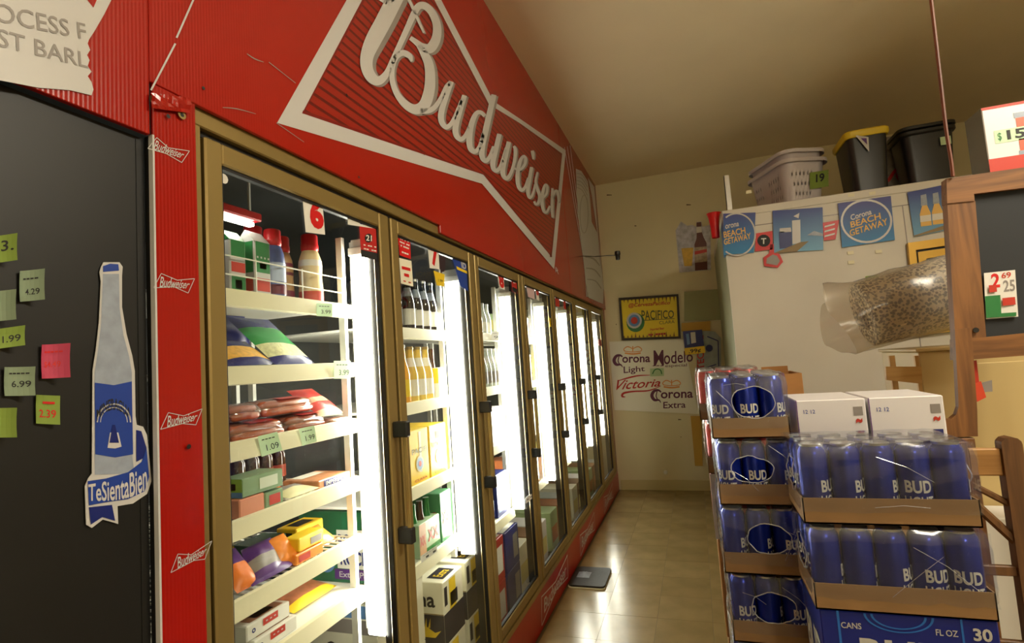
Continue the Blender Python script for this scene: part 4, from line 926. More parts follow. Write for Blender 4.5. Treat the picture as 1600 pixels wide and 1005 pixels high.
# ================================================================== rubber mat
mt = thing('floor_mat', 'worn dark rubber mat on the tiles by the cooler kick panel', 'mat', (-.838, 3.82, 0))
P_ = [(x-.838, y+3.82) for x, y in rrect(.25, .33, .03, 5)]
obj('rubber', MB().prism([(x, y, .006) for x, y in P_], (0, 0, .012)), mat('dark_rubber', (34, 30, 26), .55, var=((30, 30, 30), .3), bump=((80, 80, 80), .4, .003)), mt, world=True)
obj('underlay', MB().prism([(-.838+(x+.838)*1.02, 3.815+(y-3.82)*1.04, .0005) for x, y in P_], (0, 0, .0055)), M_lip, mt, world=True)
mb = MB().grid(lambda u, v: Vector((-.93+.09*u, 3.78+.1*v, .02+.016*math.sin(u*3.1)*math.sin(v*3.1)*(1+.6*noise.noise(Vector((u*5, v*5, 1)))))), 8, 8)
single('crumpled_wrapper', mb, M_silver, 'small crumpled grey wrapper lying on the floor mat', 'litter', smooth=True, loc=(-.885, 3.83, .0185))

# ================================================================== wooden furniture on the right
M_w1 = wood('brown_pine', (104, 66, 30), (138, 92, 46), 'Z'); M_w1h = wood('brown_pine_rail', (104, 66, 30), (138, 92, 46), 'X'); M_w2 = wood('pale_pine', (186, 146, 82), (206, 168, 104), 'Z'); M_w2h = wood('pale_pine_slat', (186, 146, 82), (206, 168, 104), 'X')
M_w3 = wood('dark_chair_wood', (84, 54, 26), (112, 76, 40), 'Z')
def pboard(name, px, y, th, m, parent): return obj(name, MB().prism([PY(*p, y) for p in px], (0, th, 0)), m, parent, world=True)
YK = 2.3
cb = thing('chalkboard_stand', 'brown wooden stand framing a dark slate board at the right edge', 'chalkboard', (1.0, YK+.05, 0))
pboard('post', [(1480, 318), (1524, 314), (1541, 527), (1493, 530)], YK, .04, M_w1, cb)
pboard('rail', [(1479, 279), (1700, 247), (1702, 281), (1522, 303), (1523, 314), (1480, 318)], YK-.004, .045, M_w1h, cb)
pboard('rail', [(1493, 530), (1541, 527), (1706, 510), (1708, 548), (1517, 562), (1493, 563)], YK-.004, .045, M_w1h, cb)
pboard('post', [(1660, 289), (1702, 283), (1706, 510), (1668, 516)], YK, .04, M_w1, cb)
obj('slate', MB().prism([PY(*p, YK+.016) for p in ((1518, 303), (1672, 284), (1676, 518), (1536, 530))], (0, .012, 0)), mat('slate_grey', (30, 33, 37), .7), cb, world=True)
c = PY(1524, 516, YK-.004); scw = obj('screw', MB().lathe([(.0, 0), (.009, 0), (.009, .004), (.0, .004)], 10), M_blackp, cb)
scw.location = c-worldloc(cb)+Vector((0, -.002, 0)); scw.rotation_euler = (math.pi/2, 0, 0)
# bracket board with a rounded notch and the leg below it
arcp = [(1497+0, 515), (1500, 638)]+[(1500-22*math.sin(a), 634+22*(1-math.cos(a))*0+20*math.sin(a)*.0+18*(1-math.cos(a))) for a in (.3, .7, 1.1, 1.5)]
pboard('leg', [(1492, 515), (1518, 512), (1527, 640), (1528, 682), (1471, 684), (1469, 655), (1486, 655), (1494, 648), (1498, 636)], YK-.03, .025, M_w1, cb)
g0 = PY(1493, 684, YK); g1 = PY(1517, 684, YK)
obj('leg', MB().box(g0.x, g1.x, YK-.03, YK+.02, 0, g0.z+.002, bev=.003), M_w1, cb, world=True)
g2 = PY(1690, 560, YK); obj('leg', MB().box(g2.x-.06, g2.x, YK-.03, YK+.02, 0, g2.z+.01, bev=.003), M_w1, cb, world=True)
paper('price_flyer', 'printed price flyer with 2.69 and 25 cents stuck on the slate board', [(1540, 499), (1590, 495), (1585, 422), (1537, 427)], ony(YK+.010), M_paper, .003, out=-EY, cat='flyer',
      texts=[('2', .22, .50, .66, .97, M_rednum, .03), ('69', .56, .86, .84, .97, M_tred, .02), ('25', .60, .96, .55, .80, M_grp, .02), ('25', .12, .46, .14, .36, M_whp, .03)])
fl_ = bpy.data.objects['price_flyer']; fl_mb = MB().poly([PY(*p, YK+.0035) for p in ((1541, 497), (1565, 495), (1563, 461), (1539, 463))]); obj('printed_panel', fl_mb, M_green, fl_, world=True)
for q, m_ in ((((1567, 478), (1587, 476), (1586, 464), (1566, 466)), M_tred), (((1541, 497), (1588, 494), (1588, 488), (1541, 491)), M_green), (((1546, 457), (1558, 456), (1557, 445), (1545, 446)), M_tred)): obj('printed_panel', MB().poly([PY(*p, YK+.003) for p in q]), m_, fl_, world=True)
c = PY(1524, 600, 2.33); tg = thing('hang_tag', 'red-orange tag hanging under the slate board', 'tag', PY(1530, 628, 2.33))
obj('strap', MB().prism([PY(*p, 2.33) for p in ((1521, 564), (1526, 563), (1530, 598), (1523, 600))], (0, .003, 0)), M_tred, tg, world=True)
obj('tag_card', MB().prism([PY(*p, 2.325) for p in ((1522, 600), (1533, 596), (1541, 621), (1527, 628))], (0, .004, 0)), mat('orange_red_card', (206, 66, 34), .5), tg, world=True)
obj('clear_flap', MB().prism([PY(*p, 2.335) for p in ((1534, 598), (1550, 594), (1551, 612), (1538, 613))], (0, .002, 0)), M_grp, tg, world=True)
# printed jar box on top of the stand
b0 = PY(1531, 268, 2.35); b1_ = PY(1526, 178, 2.35)
zt0 = PY(1531, 272, YK).z
d = (1.04, 1.26, 2.30, 2.42, zt0, zt0+.235)
jb = carton('jar_box', 'white and red jar box priced 15.99 on top of the wooden stand', 'box', d, M_wb, [('-y', 0, 1, 0, .2, M_tred), ('-y', 0, 1, .96, 1, M_tred), ('-x', 0, 1, 0, 1, mat('dark_box_side', (92, 84, 60), .5)), ('-y', .42, .80, .26, .44, mat('jar_red', (206, 96, 70), .4)), ('-y', .42, .80, .62, .76, MATS['jar_red']), ('-y', .40, .82, .76, .84, M_silver), ('-y', .40, .82, .20, .26, M_silver), ('-y', .12, .92, .42, .62, M_pgreen)], [('-y', '$', .16, .21, .45, .58, M_green), ('-y', '15.99', .28, .88, .45, .60, M_ink, .03)])
# hanging cord
single('hanging_cord', MB().tube(smooth_path([tuple(PY(*p, YK-.012)) for p in ((1489, 276), (1486, 250), (1478, 200), (1470, 130), (1462, 60), (1455, 0), (1445, -90))]+[(PY(1445, -90, YK).x+.0, YK-.012, ZC)], 4), .006, 7), wood('reddish_cord', (92, 44, 24), (120, 64, 36)), 'thin reddish cord hanging from the ceiling to the wooden stand', 'cord', smooth=True)
# cream cabinet under the rug roll
cc0 = PY(1436, 560, 2.72); ctz = PY(1470, 548, 2.72).z
cab = thing('cream_cabinet', 'cream cabinet behind the wooden stand under the rug roll', 'cabinet', (cc0.x+.5, 2.95, 0))
M_cab = mat('cream_laminate', (196, 172, 118), .45)
obj('body', MB().box(cc0.x, cc0.x+1.1, 2.72, 3.2, 0, ctz, bev=.004), M_cab, cab, world=True); obj('top_board', MB().box(cc0.x-.01, cc0.x+1.11, 2.71, 3.21, ctz, ctz+.014, bev=.003), M_cab, cab, world=True)
obj('door_panel', MB().box(cc0.x+.13, cc0.x+.6, 2.712, 2.72, .1, ctz-.06, bev=.003), M_cab, cab, world=True); obj('door_panel', MB().box(cc0.x+.62, cc0.x+1.08, 2.712, 2.72, .1, ctz-.06, bev=.003), M_cab, cab, world=True)
# rolled leopard rug in plastic
Ra = PY(1350, 512, 2.95); Rb = PY(1540, 462, 2.95); ax = (Rb-Ra).normalized(); L_ = (Rb-Ra).length+.35; RAD = .155
m_rug = mat('leopard_pile', (196, 178, 140), .9); n_ = m_rug.node_tree.nodes; l_ = m_rug.node_tree.links; tc = n_.new('ShaderNodeTexCoord'); vo = n_.new('ShaderNodeTexVoronoi'); vo.inputs['Scale'].default_value = 75; rp = n_.new('ShaderNodeValToRGB'); rp.color_ramp.elements[0].color = lin((22, 20, 20)); rp.color_ramp.elements[1].color = lin((200, 182, 146)); rp.color_ramp.elements[0].position = .46; rp.color_ramp.elements[1].position = .54
l_.new(tc.outputs['Object'], vo.inputs[0]); l_.new(vo.outputs['Distance'], rp.inputs[0]); l_.new(rp.outputs[0], n_['Principled BSDF'].inputs['Base Color'])
side = ax.cross(EZ).normalized(); upv = side.cross(ax).normalized()
rz = thing('rug_roll', 'rolled leopard rug in cloudy plastic wrap on the cream cabinet', 'rug', (Ra.x+.3, 2.95, ctz+.014))
def circ(t, r, k, n): a = 2*math.pi*k/n; return Ra+ax*t+side*(math.cos(a)*r)+upv*(math.sin(a)*r)
mb = MB(); N_ = 32; rings = [(.0, .085), (.0, RAD-.008), (.008, RAD), (L_, RAD), (L_, .085), (.0, .085)]
for t_, r_ in rings: mb.v += [tuple(circ(t_, r_, k, N_)) for k in range(N_)]
for q in range(len(rings)-1):
    for k in range(N_): mb.f.append((q*N_+k, q*N_+(k+1) % N_, (q+1)*N_+(k+1) % N_, (q+1)*N_+k)); mb.m.append(0)
obj('rug', mb, m_rug, rz, world=True, smooth=True)
mb = MB(); spi = [tuple(Ra+ax*.004+side*(math.cos(a)*(.05+.008*a))+upv*(math.sin(a)*(.05+.008*a))) for a in [i*.3 for i in range(26)]]
obj('inner_curl', mb.tube(spi, .012, 6), m_rug, rz, world=True, smooth=True)
M_wrap = glassy('cloudy_plastic_wrap', (.88, .86, .82), gloss=.08, rough=.25, haze=.3, hazecol=(228, 220, 210))
mb = MB()
def wrapf(u, v):
    t_ = -.13+(L_+.13)*v; a = 2*math.pi*u; r_ = RAD+.012+(.02*max(0, -t_/.13) if t_ < 0 else 0); p = Ra+ax*t_+side*(math.cos(a)*r_)+upv*(math.sin(a)*r_)
    cl = max(0, -t_/.13); q = noise.noise(Vector((math.cos(a)*2.2, math.sin(a)*2.2, t_*5)))*.016*(1+cl*2.2)+noise.noise(Vector((math.cos(a)*6, math.sin(a)*6, t_*14)))*.006
    d_ = side*math.cos(a)+upv*math.sin(a); lowz = Ra.z; pp = p+d_*q*(0.3 if math.sin(a) < -.7 else 1)
    pp -= d_*cl**1.5*.02*(1+.8*math.sin(a*3+1)); return pp+ax*(-.03*cl*math.sin(a*2.0+.6))
obj('plastic_wrap', mb.grid(wrapf, 64, 36), M_wrap, rz, world=True, smooth=True)
low = min(v[2] for v in mb.v); dz = ctz+.0145-low
for ch in rz.children: ch.location.z += max(-.06, min(.06, dz))
# small pale easel under the rug
es = thing('small_easel', 'small pale wooden easel standing under the rug roll', 'easel', (PY(1412, 600, 2.66).x, 2.66, 0))
pboard('slat', [(1384, 573), (1440, 573), (1441, 600), (1385, 594)], 2.655, .018, M_w2h, es)
for a, b in ((1392, 1401), (1432, 1438)):
    p = PY((a+b)/2, 585, 2.68); w_ = PY(b, 585, 2.68).x-PY(a, 585, 2.68).x; obj('leg', MB().box(p.x-w_/2, p.x+w_/2, 2.674, 2.69, 0, PY(a, 556, 2.68).z), M_w2, es, world=True)
# ladder-back wooden chair behind the wide stack
YQ = 2.05
ch_ = thing('wooden_chair', 'brown wooden chair with diagonal braces at the lower right edge', 'chair', (1.0, 2.2, 0))
pa = PY(1588, 760, YQ); pw = .05
tp = PY(1588, 684, YQ).z
mb = MB(); prof = [(pa.x-.022, 0), (pa.x+.03, 0), (pa.x+.03, tp-.02)]+[(pa.x+.004+.026*math.cos(a), tp-.02+.022*math.sin(a)) for a in (.4, .9, 1.57, 2.2, 2.8)]+[(pa.x-.022, tp-.02)]
obj('post', mb.prism([(x, YQ, z) for x, z in prof], (0, .04, 0)), M_w3, ch_, world=True)
ql = PY(1500, 725, YQ+.02).x; obj('post', MB().box(ql-.02, ql+.02, YQ, YQ+.04, 0, PY(1500, 690, YQ).z, bev=.004), M_w3, ch_, world=True)
za, zb_ = PY(1540, 745, YQ).z, PY(1540, 702, YQ).z
M_slat = wood('light_chair_slat', (146, 104, 52), (170, 126, 70), 'X')
obj('back_slat', MB().box(ql+.02, pa.x-.022, YQ+.008, YQ+.03, za, zb_, bev=.004), M_slat, ch_, world=True)
zs = za-.30
for z_ in (zs, zs-.22): obj('stretcher', MB().box(ql+.02, pa.x-.022, YQ+.01, YQ+.028, z_, z_+.03, bev=.003), M_w3, ch_, world=True)
obj('brace', MB().tube([(ql+.01, YQ+.02, za-.07), (pa.x-.01, YQ+.02, za-.20)], .014, 6), M_w3, ch_, world=True); obj('brace', MB().tube([(ql+.01, YQ+.02, za-.02), (pa.x-.01, YQ+.02, za-.09)], .010, 6), M_w3, ch_, world=True)
obj('seat', MB().box(ql-.02, pa.x+.03, YQ-.36, YQ, .42, .45, bev=.006), M_w3, ch_, world=True)
for x in (ql, pa.x): obj('leg', MB().box(x-.02, x+.02, YQ-.36, YQ-.32, 0, .42, bev=.003), M_w3, ch_, world=True)
e0 = PY(1560, 815, 2.62); single('carton', MB().box(e0.x-.12, e0.x+.22, 2.50, 2.68, 0, e0.z+.045, bev=.003), M_paper, 'white carton on the floor behind the wooden chair', 'carton')
# ================================================================== goods in the cooler
M_rcap = mat('red_cap', (196, 34, 40), .35); M_cbot = mat('cream_bottle', (226, 206, 160), .35); M_sleeve = mat('blue_sleeve', (92, 110, 176), .35, var=((30, 30, 30), .3)); M_plum2 = mat('plum_label', (110, 40, 64), .4)
def prod(name, label, cat, y, x, z, group=None): return thing(name, label, cat, (x, y, z), group)
def creamer(label, y, x, z, s, body, bands, cap=M_rcap):
    t = prod('creamer_bottle', label, 'bottle', y, x, z)
    obj('body', MB().lathe([(.030*s, 0), (.036*s, .006*s), (.037*s, .05*s), (.034*s, .09*s), (.036*s, .12*s), (.033*s, .15*s), (.026*s, .172*s), (.023*s, .178*s)], 20), body, t, smooth=True)
    obj('cap', MB().lathe([(.0245*s, .176*s), (.027*s, .18*s), (.027*s, .195*s), (.0255*s, .2*s), (.0255*s, .225*s), (.023*s, .229*s)], 20), cap, t, smooth=True)
    for z0, z1, r0, r1, m_ in bands: obj('label_band', MB().lathe([(r0*s+.0006, z0*s), (r1*s+.0006, z1*s)], 20, cap=False), m_, t, smooth=True)
    return t
S1 = SH[0][0]-.011
creamer('cream bottle with a red cap, largest on the top shelf of the first door', 1.443, -1.175, S1, 1.04, M_cbot, [(.012, .045, .0365, .037, mat('red_cream_label', (196, 80, 70), .4)), (.125, .145, .0358, .034, M_paper)])
creamer('cream bottle with a plum label and red cap on the top shelf', 1.385, -1.24, S1, 1.0, mat('tan_bottle', (176, 140, 100), .35), [(.10, .14, .0348, .0345, M_plum2), (.02, .05, .037, .037, M_plum2)])
creamer('creamer bottle in a blue and white sleeve with a red cap on the top shelf', 1.272, -1.17, S1, .95, M_sleeve, [(.06, .12, .0368, .0362, mat('pale_blue_label', (176, 190, 222), .4)), (.02, .05, .037, .037, M_plum2)])
creamer('red capped creamer standing behind the blue sleeved bottle', 1.285, -1.255, S1, 1.06, M_sleeve, [(.08, .12, .0345, .036, M_whp)])
t = carton('juice_carton', 'green and white juice carton with tomatoes on the top shelf', 'carton', (-1.20, -1.135, 1.165, 1.225, S1, S1+.16), M_whp, [('-y', .08, .92, .45, 1, M_green), ('+x', .08, .92, .45, 1, M_green), ('+x', .1, .9, .12, .35, M_tred), ('-y', .1, .9, .12, .35, M_tred), ('+x', .3, .7, .52, .62, mat('lime_print', (150, 196, 70), .4))], [('+x', '- - - -', .12, .88, .70, .735, M_whp)])
obj('gable', MB().prism([(-1.20, 1.165, S1+.16), (-1.135, 1.165, S1+.16), (-1.1675, 1.165, S1+.195)], (0, .06, 0)), M_whp, t, world=True)
t = carton('juice_carton', 'green white and red juice carton at the left of the top shelf', 'carton', (-1.20, -1.14, 1.085, 1.14, S1, S1+.15), M_whp, [('+x', .08, .92, .7, 1, M_green), ('+x', .08, .92, .42, .6, M_tred), ('+x', .08, .92, .05, .36, M_green), ('+x', .3, .7, .12, .28, MATS['lime_print'])])
obj('gable', MB().prism([(-1.20, 1.085, S1+.15), (-1.14, 1.085, S1+.15), (-1.17, 1.085, S1+.18)], (0, .055, 0)), M_green, t, world=True)
# made-up glowing strip above the cartons, stands in for a glass reflection
t = thing('reflection_bar', 'glowing bar with a red shade, added for a reflection above the juice cartons', 'light', (-1.20, 1.13, 1.985))
area_light(t, (-1.175, 1.11, 1.9805), (0, 0, -1), .02, .17, LAMP*.4, (255, 250, 235)); obj('tube', MB().box(-1.185, -1.165, 1.02, 1.2, 1.981, 1.993, bev=.002), M_lamp, t, world=True); obj('shade', MB().box(-1.20, -1.15, 1.02, 1.215, 1.995, 2.02, bev=.004), M_rcap, t, world=True)
for y in (1.05, 1.19): obj('hanger', MB().box(-1.178, -1.172, y, y+.006, 2.02, 2.2), M_white, t, world=True)
# front guard wires on the top shelf
g = thing('shelf_guard', 'thin wire guard along the top shelf of the first door', 'guard', (-1.13, 1.3, S1))
for z in (S1+.05, S1+.10): obj('wire', MB().tube([(-1.127, .93, z), (-1.127, 1.545, z)], .0022, 6), M_wire, g, world=True)
for y in (.95, 1.16, 1.345, 1.54): obj('upright', MB().tube([(-1.127, y, S1), (-1.127, y, S1+.105)], .0022, 6), M_wire, g, world=True)

def pouch(name, label, cat, y0, y1, xb, z0, h, lean, bands, t_=.03, skew=0, group=None, texts=()):
    """pillow bag: bottom edge along Y at xb, z0; leaning back by lean (rad from horizontal)"""
    up = Vector((-math.cos(lean), 0, math.sin(lean))); nr = Vector((math.sin(lean), 0, math.cos(lean))); w = y1-y0; b = Vector((xb, y0, z0)); ms = []; lim = []
    for v, m_ in bands: lim.append(v); ms.append(m_)
    f = lambda u, v, s: b+EY*(w*u+skew*v)+up*(h*v)+nr*(t_*.5+s*t_*.5*((1-abs(2*u-1)**3)*(1-abs(2*v-1)**4))*(1+.35*noise.noise(Vector((u*4, v*4, y0*9+s)))))
    mi = lambda u, v: next(k for k, l in enumerate(lim) if v+.04 <= l or k == len(lim)-1)
    th = thing(name, label, cat, (xb, (y0+y1)/2, z0), group); mb = MB(); mb.grid(lambda u, v: f(u, v, 1), 10, 12, mi); mb.grid(lambda u, v: f(u, v, -1), 10, 12, mi)
    obj('bag', mb, ms, th, world=True, smooth=True)
    for s, u0, u1, v0, v1, m_ in texts:
        V, Fs, _ = glyphs(s, .02); obj('lettering', MB().add([f(u0+(u1-u0)*u, v0+(v1-v0)*v, 1)+nr*.0012 for u, v in V], Fs), m_, th, world=True)
    return th
M_nav = mat('navy_bag', (38, 44, 110), .25); M_moz = mat('shredded_cheese', (214, 214, 170), .35, var=((90, 90, 90), .2)); M_ched = mat('cheddar_shreds', (230, 176, 80), .35, var=((90, 90, 90), .2))
S2 = SH[0][1]-.011
pouch('cheese_bag', 'leaning bag of white shredded cheese with a green label on the second shelf', 'cheese bag', 1.225, 1.39, -1.135, S2, .20, .85, [(.14, M_nav), (.45, M_moz), (.72, mat('cheese_green_label', (36, 140, 70), .35)), (1, M_nav)], .024, skew=-.05)
pouch('cheese_bag', 'bag of orange shredded cheese with a navy edge on the second shelf', 'cheese bag', 1.06, 1.222, -1.135, S2, .13, .6, [(.2, M_nav), (.6, M_ched), (1, M_nav)], .03)
pouch('cheese_bag', 'navy cheese bag standing behind the two leaning cheese bags', 'cheese bag', 1.08, 1.30, -1.30, S2, .17, 1.35, [(1, M_nav)], .05)
single('carton', MB().box(-1.62, -1.5, 1.36, 1.5, S2, S2+.15, bev=.003), mat('tan_carton', (150, 116, 66), .6), 'tan carton at the back of the second shelf', 'carton')
# third shelf: sausages
M_saus = mat('smoked_sausage', (136, 58, 30), .25, var=((60, 60, 60), .25), coat=.4); M_hot = mat('hot_dog', (168, 82, 48), .25, var=((60, 60, 60), .2), coat=.4); M_slab = mat('sausage_label', (180, 40, 36), .35)
M_pack = glassy('clear_food_wrap', (.97, .96, .94), gloss=.12, rough=.08, haze=.06, hazecol=(235, 215, 205))
def sausages(label, y0, y1, x, z, n, layers, r, m_, lab=True, tilt=0):
    t = prod('sausage_pack', label, 'sausage pack', (y0+y1)/2, x, z); L = y1-y0
    for l in range(layers):
        for i in range(n):
            xx = -(i+.5*(l % 2))*2*r; zz = r+l*r*1.75; P = [(xx, -L/2+r*.2, zz), (xx, -L/2+r*.6, zz), (xx, -L/2+r*1.2, zz), (xx+.002, 0, zz+.002), (xx, L/2-r*1.2, zz), (xx, L/2-r*.6, zz), (xx, L/2-r*.2, zz)]
            obj('sausage', MB().tube(P, [r*.35, r*.75, r*.97, r, r*.97, r*.75, r*.35], 10), m_, t, smooth=True)
    W = n*2*r; H = r*2+(layers-1)*r*1.75
    if lab: obj('label', MB().grid(lambda u, v: Vector((r-.2*r-W*.9*u, -L*.18+L*.5*v, H+.002+.004*math.sin(u*3.14))), 6, 4), M_slab, t, smooth=True)
    fm = MB().grid(lambda u, v: Vector((-W/2+r+(W/2+.006)*math.cos(2*math.pi*u)*(1-.5*abs(2*v-1)**6), -L/2-.012+(L+.024)*v, H/2+(H/2+.006)*math.sin(2*math.pi*u)*(1-.75*abs(2*v-1)**6))), 20, 10)
    obj('plastic_wrap', fm, M_pack, t, smooth=True); return t
S3 = SH[0][2]-.011
sausages('flat pack of sausages with red label at the front left of the third shelf', 1.08, 1.27, -1.15, S3, 5, 2, .012, M_hot)
sausages('sausage pack lying on the front left pack of the third shelf', 1.10, 1.20, -1.17, S3+.054, 4, 2, .011, M_hot, False)
sausages('long pack of hot dogs with a pink end in the middle of the third shelf', 1.205, 1.42, -1.17, S3+.054, 4, 2, .012, M_hot)
sausages('flat pack of dark sausages under the long hot dog pack', 1.285, 1.45, -1.15, S3, 5, 2, .012, M_saus)
sausages('short pack of dark sausages behind the hot dogs on the third shelf', 1.10, 1.30, -1.27, S3, 5, 2, .012, M_saus)
sausages('dark sausage pack under the bacon at the right of the third shelf', 1.455, 1.555, -1.135, S3, 4, 1, .010, M_saus, False)
pouch('bacon_pack', 'striped red bacon pack propped at the right of the third shelf', 'bacon', 1.42, 1.54, -1.15, S3+.022, .13, .75, [(.2, mat('bacon_pale', (206, 160, 130), .3)), (.4, M_slab), (.6, MATS['bacon_pale']), (1, M_slab)], .03, skew=-.04)
def jar(name, label, cat, y, x, z, group=None, h=.14, m_=None): pass
# dark bottles behind the fourth shelf goods
S4 = SH[0][3]-.011
pb = prod('sauce_bottle', 'brown sauce bottle behind the lunch meat, first from the left', 'bottle', 1.28, -1.40, S4, 'brown sauce bottles behind the lunch meat')
obj('glass', MB().lathe([(.024, 0), (.026, .004), (.026, .095), (.014, .12), (.012, .14)], 14), M_brown, pb, smooth=True); obj('cap', MB().lathe([(.013, .14), (.013, .155), (.0, .155)], 12), M_gold, pb, smooth=True); obj('band', MB().lathe([(.0266, .02), (.0266, .06)], 14, cap=False), mat('rust_label', (150, 60, 40), .5), pb, smooth=True)
for k in range(1, 5): dup(pb, (-1.40, 1.28+.058*k, S4), 'brown sauce bottle behind the lunch meat, %s from the left' % names[k])
# fourth shelf
carton('lunch_box', 'green and blue snack box on top of the salmon box, fourth shelf', 'box', (-1.22, -1.135, 1.10, 1.245, S4+.052, S4+.10), mat('sage_box', (120, 150, 110), .5), [('-y', 0, 1, .3, 1, mat('lime_box', (150, 190, 60), .4)), ('-y', 0, 1, 0, .3, M_lblue), ('-y', .35, .75, .4, .75, M_tred), ('+x', .4, .85, .2, .8, mat('pale_box_panel', (196, 206, 186), .5))])
carton('lunch_box', 'salmon coloured box at the left end of the fourth shelf', 'box', (-1.22, -1.135, 1.09, 1.175, S4, S4+.05), mat('salmon_box', (214, 140, 110), .5), [('top', .1, .9, .1, .9, M_yel)])
carton('lunch_box', 'small green box beside the salmon box on the fourth shelf', 'box', (-1.22, -1.14, 1.182, 1.25, S4, S4+.045), MATS['sage_box'], [('+x', .2, .8, .2, .8, M_tred)])
pouch('lunch_meat', 'flat sliced cheese pack in front on the fourth shelf', 'cheese pack', 1.265, 1.40, -1.135, S4, .10, .12, [(.5, mat('sliced_cheese', (222, 214, 170), .3)), (1, M_grp)], .02)
pouch('lunch_meat', 'flat red and white meat pack behind the sliced cheese pack', 'meat pack', 1.26, 1.38, -1.25, S4, .11, .3, [(.3, M_orange), (.6, M_paper), (1, M_tred)], .02)
t = carton('lunch_meat', 'wide meat tray with a blue label at the right of the fourth shelf', 'meat pack', (-1.28, -1.14, 1.40, 1.56, S4, S4+.028), mat('meat_tray', (190, 130, 90), .35, var=((40, 40, 40), .25)), [('+x', .15, .8, .1, .9, M_dkblue), ('topx', .15, .85, .6, .95, M_paper)], [('+x', 'IMPERIAL', .2, .75, .28, .75, M_whp)])
# fifth shelf: cheese
S5 = SH[0][4]-.009
pouch('cheese_bag', 'purple and orange cheese stick bag at the left of the fifth shelf', 'cheese bag', 1.08, 1.16, -1.15, S5, .12, .75, [(.55, M_orange), (1, M_purple)], .03)
pouch('cheese_bag', 'purple cheese snack bag leaning in the middle of the fifth shelf', 'cheese bag', 1.13, 1.24, -1.145, S5, .11, .7, [(.25, M_purple), (.55, M_grp), (1, M_purple)], .03, skew=.04)
pouch('cheese_bag', 'purple and white cheese bag lying flat at the front of the fifth shelf', 'cheese bag', 1.12, 1.27, -1.135, S5, .07, .25, [(.5, M_purple), (.75, M_paper), (1, M_purple)], .025, skew=.03)
pouch('cheese_bag', 'orange cheese bag beside the yellow cheese block', 'cheese bag', 1.235, 1.33, -1.17, S5, .09, .8, [(1, mat('cheddar_orange', (236, 140, 50), .35))], .04)
pouch('cheese_bag', 'long orange cheese bag at the right of the fifth shelf', 'cheese bag', 1.37, 1.50, -1.17, S5, .08, .55, [(1, MATS['cheddar_orange'])], .03)
carton('cheese_box', 'yellow cheese block on an orange pack on the fifth shelf', 'cheese', (-1.20, -1.145, 1.31, 1.42, S5+.031, S5+.07), M_yel, [('+x', .45, .9, .2, .7, M_grp)])
carton('cheese_box', 'orange cheese pack under the yellow block on the fifth shelf', 'cheese', (-1.20, -1.14, 1.29, 1.41, S5, S5+.03), MATS['cheddar_orange'], [('+x', .1, .5, .2, .8, M_tred)])
carton('cheese_box', 'yellow cheese box with a black label at the back of the fifth shelf', 'cheese', (-1.33, -1.25, 1.42, 1.55, S5, S5+.06), M_yel, [('-y', .1, .8, .25, .8, M_ink), ('topx', .2, .8, .2, .8, M_ink)])
carton('cheese_box', 'dark green cheese box with yellow edge behind the yellow block', 'cheese', (-1.36, -1.27, 1.27, 1.40, S5, S5+.055), mat('forest_box', (38, 66, 36), .4), [('-y', 0, .15, 0, 1, M_yel)])
# sixth shelf
S6 = SH[0][5]-.011
for k in range(2):
    carton('butter_box', 'white butter box with a red label, %s of the pair on the sixth shelf' % ('lower' if k == 0 else 'upper'), 'butter', (-1.24+.01*k, -1.14-.012*k, 1.13-.012*k, 1.285-.012*k, S6+.041*k, S6+.04+.041*k), M_paper, [('+x', .35, .7, .45, .9, M_tred), ('topx', .12, .9, .12, .9, mat('wood_brown_print', (150, 100, 70), .5)), ('topx', .3, .72, .2, .8, M_paper)], [('+x', '- - -', .41, .64, .64, .72, M_whp), ('+x', 'o', .1, .18, .4, .7, M_dkblue, .03)], 'butter boxes')
pouch('lunch_meat', 'flat pack of sliced ham with a yellow edge at the back of the sixth shelf', 'meat pack', 1.34, 1.54, -1.20, S6, .14, .15, [(.25, M_yel), (.8, mat('ham', (166, 104, 74), .35, var=((40, 40, 40), .25))), (1, M_yel)], .025)
# ------------------------------------------------------------------ second bay
def longneck(label, y, x, z, glass, labm, capm, s=1.0, group=None, lab2=None):
    t = prod('beer_bottle', label, 'bottle', y, x, z, group)
    obj('glass', MB().lathe([(.028*s, 0), (.0305*s, .005*s), (.0305*s, .12*s), (.026*s, .145*s), (.016*s, .18*s), (.0135*s, .225*s), (.0145*s, .232*s)], 16), glass, t, smooth=True)
    obj('cap', MB().lathe([(.0155*s, .23*s), (.0155*s, .24*s), (.013*s, .243*s)], 12), capm, t, smooth=True)
    obj('label', MB().lathe([(.0311*s, .03*s), (.0311*s, .10*s)], 16, cap=False), labm, t, smooth=True)
    if lab2: obj('neck_label', MB().lathe([(.0235*s, .155*s), (.0150*s, .195*s)], 16, cap=False), lab2, t, smooth=True)
    return t
M_pale = mat('pale_beer_glass', (222, 190, 90), .12, coat=.5); M_dkgl = mat('dark_glass', (34, 30, 30), .1, coat=.5); M_org = mat('orange_drink', (240, 170, 60), .15, coat=.4); M_clr = mat('clear_glass', (190, 196, 190), .1, coat=.5)
Z = SH[1][0]-.011
a = longneck('dark bottle on the top shelf, second door, front row, first from the left', 2.06, -1.17, Z, M_dkgl, M_paper, M_alu, 1.0, 'dark bottles behind the second door', M_silver)
for k in range(1, 4): dup(a, (-1.17, 2.06+.072*k, Z), 'dark bottle on the top shelf, second door, front row, %s from the left' % names[k])
for k in range(4): dup(a, (-1.25, 2.04+.072*k, Z), 'dark bottle on the top shelf, second door, back row, %s from the left' % names[k])
longneck('brown bottle with a gold neck standing out on the top shelf of the second door', 1.985, -1.19, Z, M_brown, M_silver, M_gold, 1.04)
Z = SH[1][1]-.011
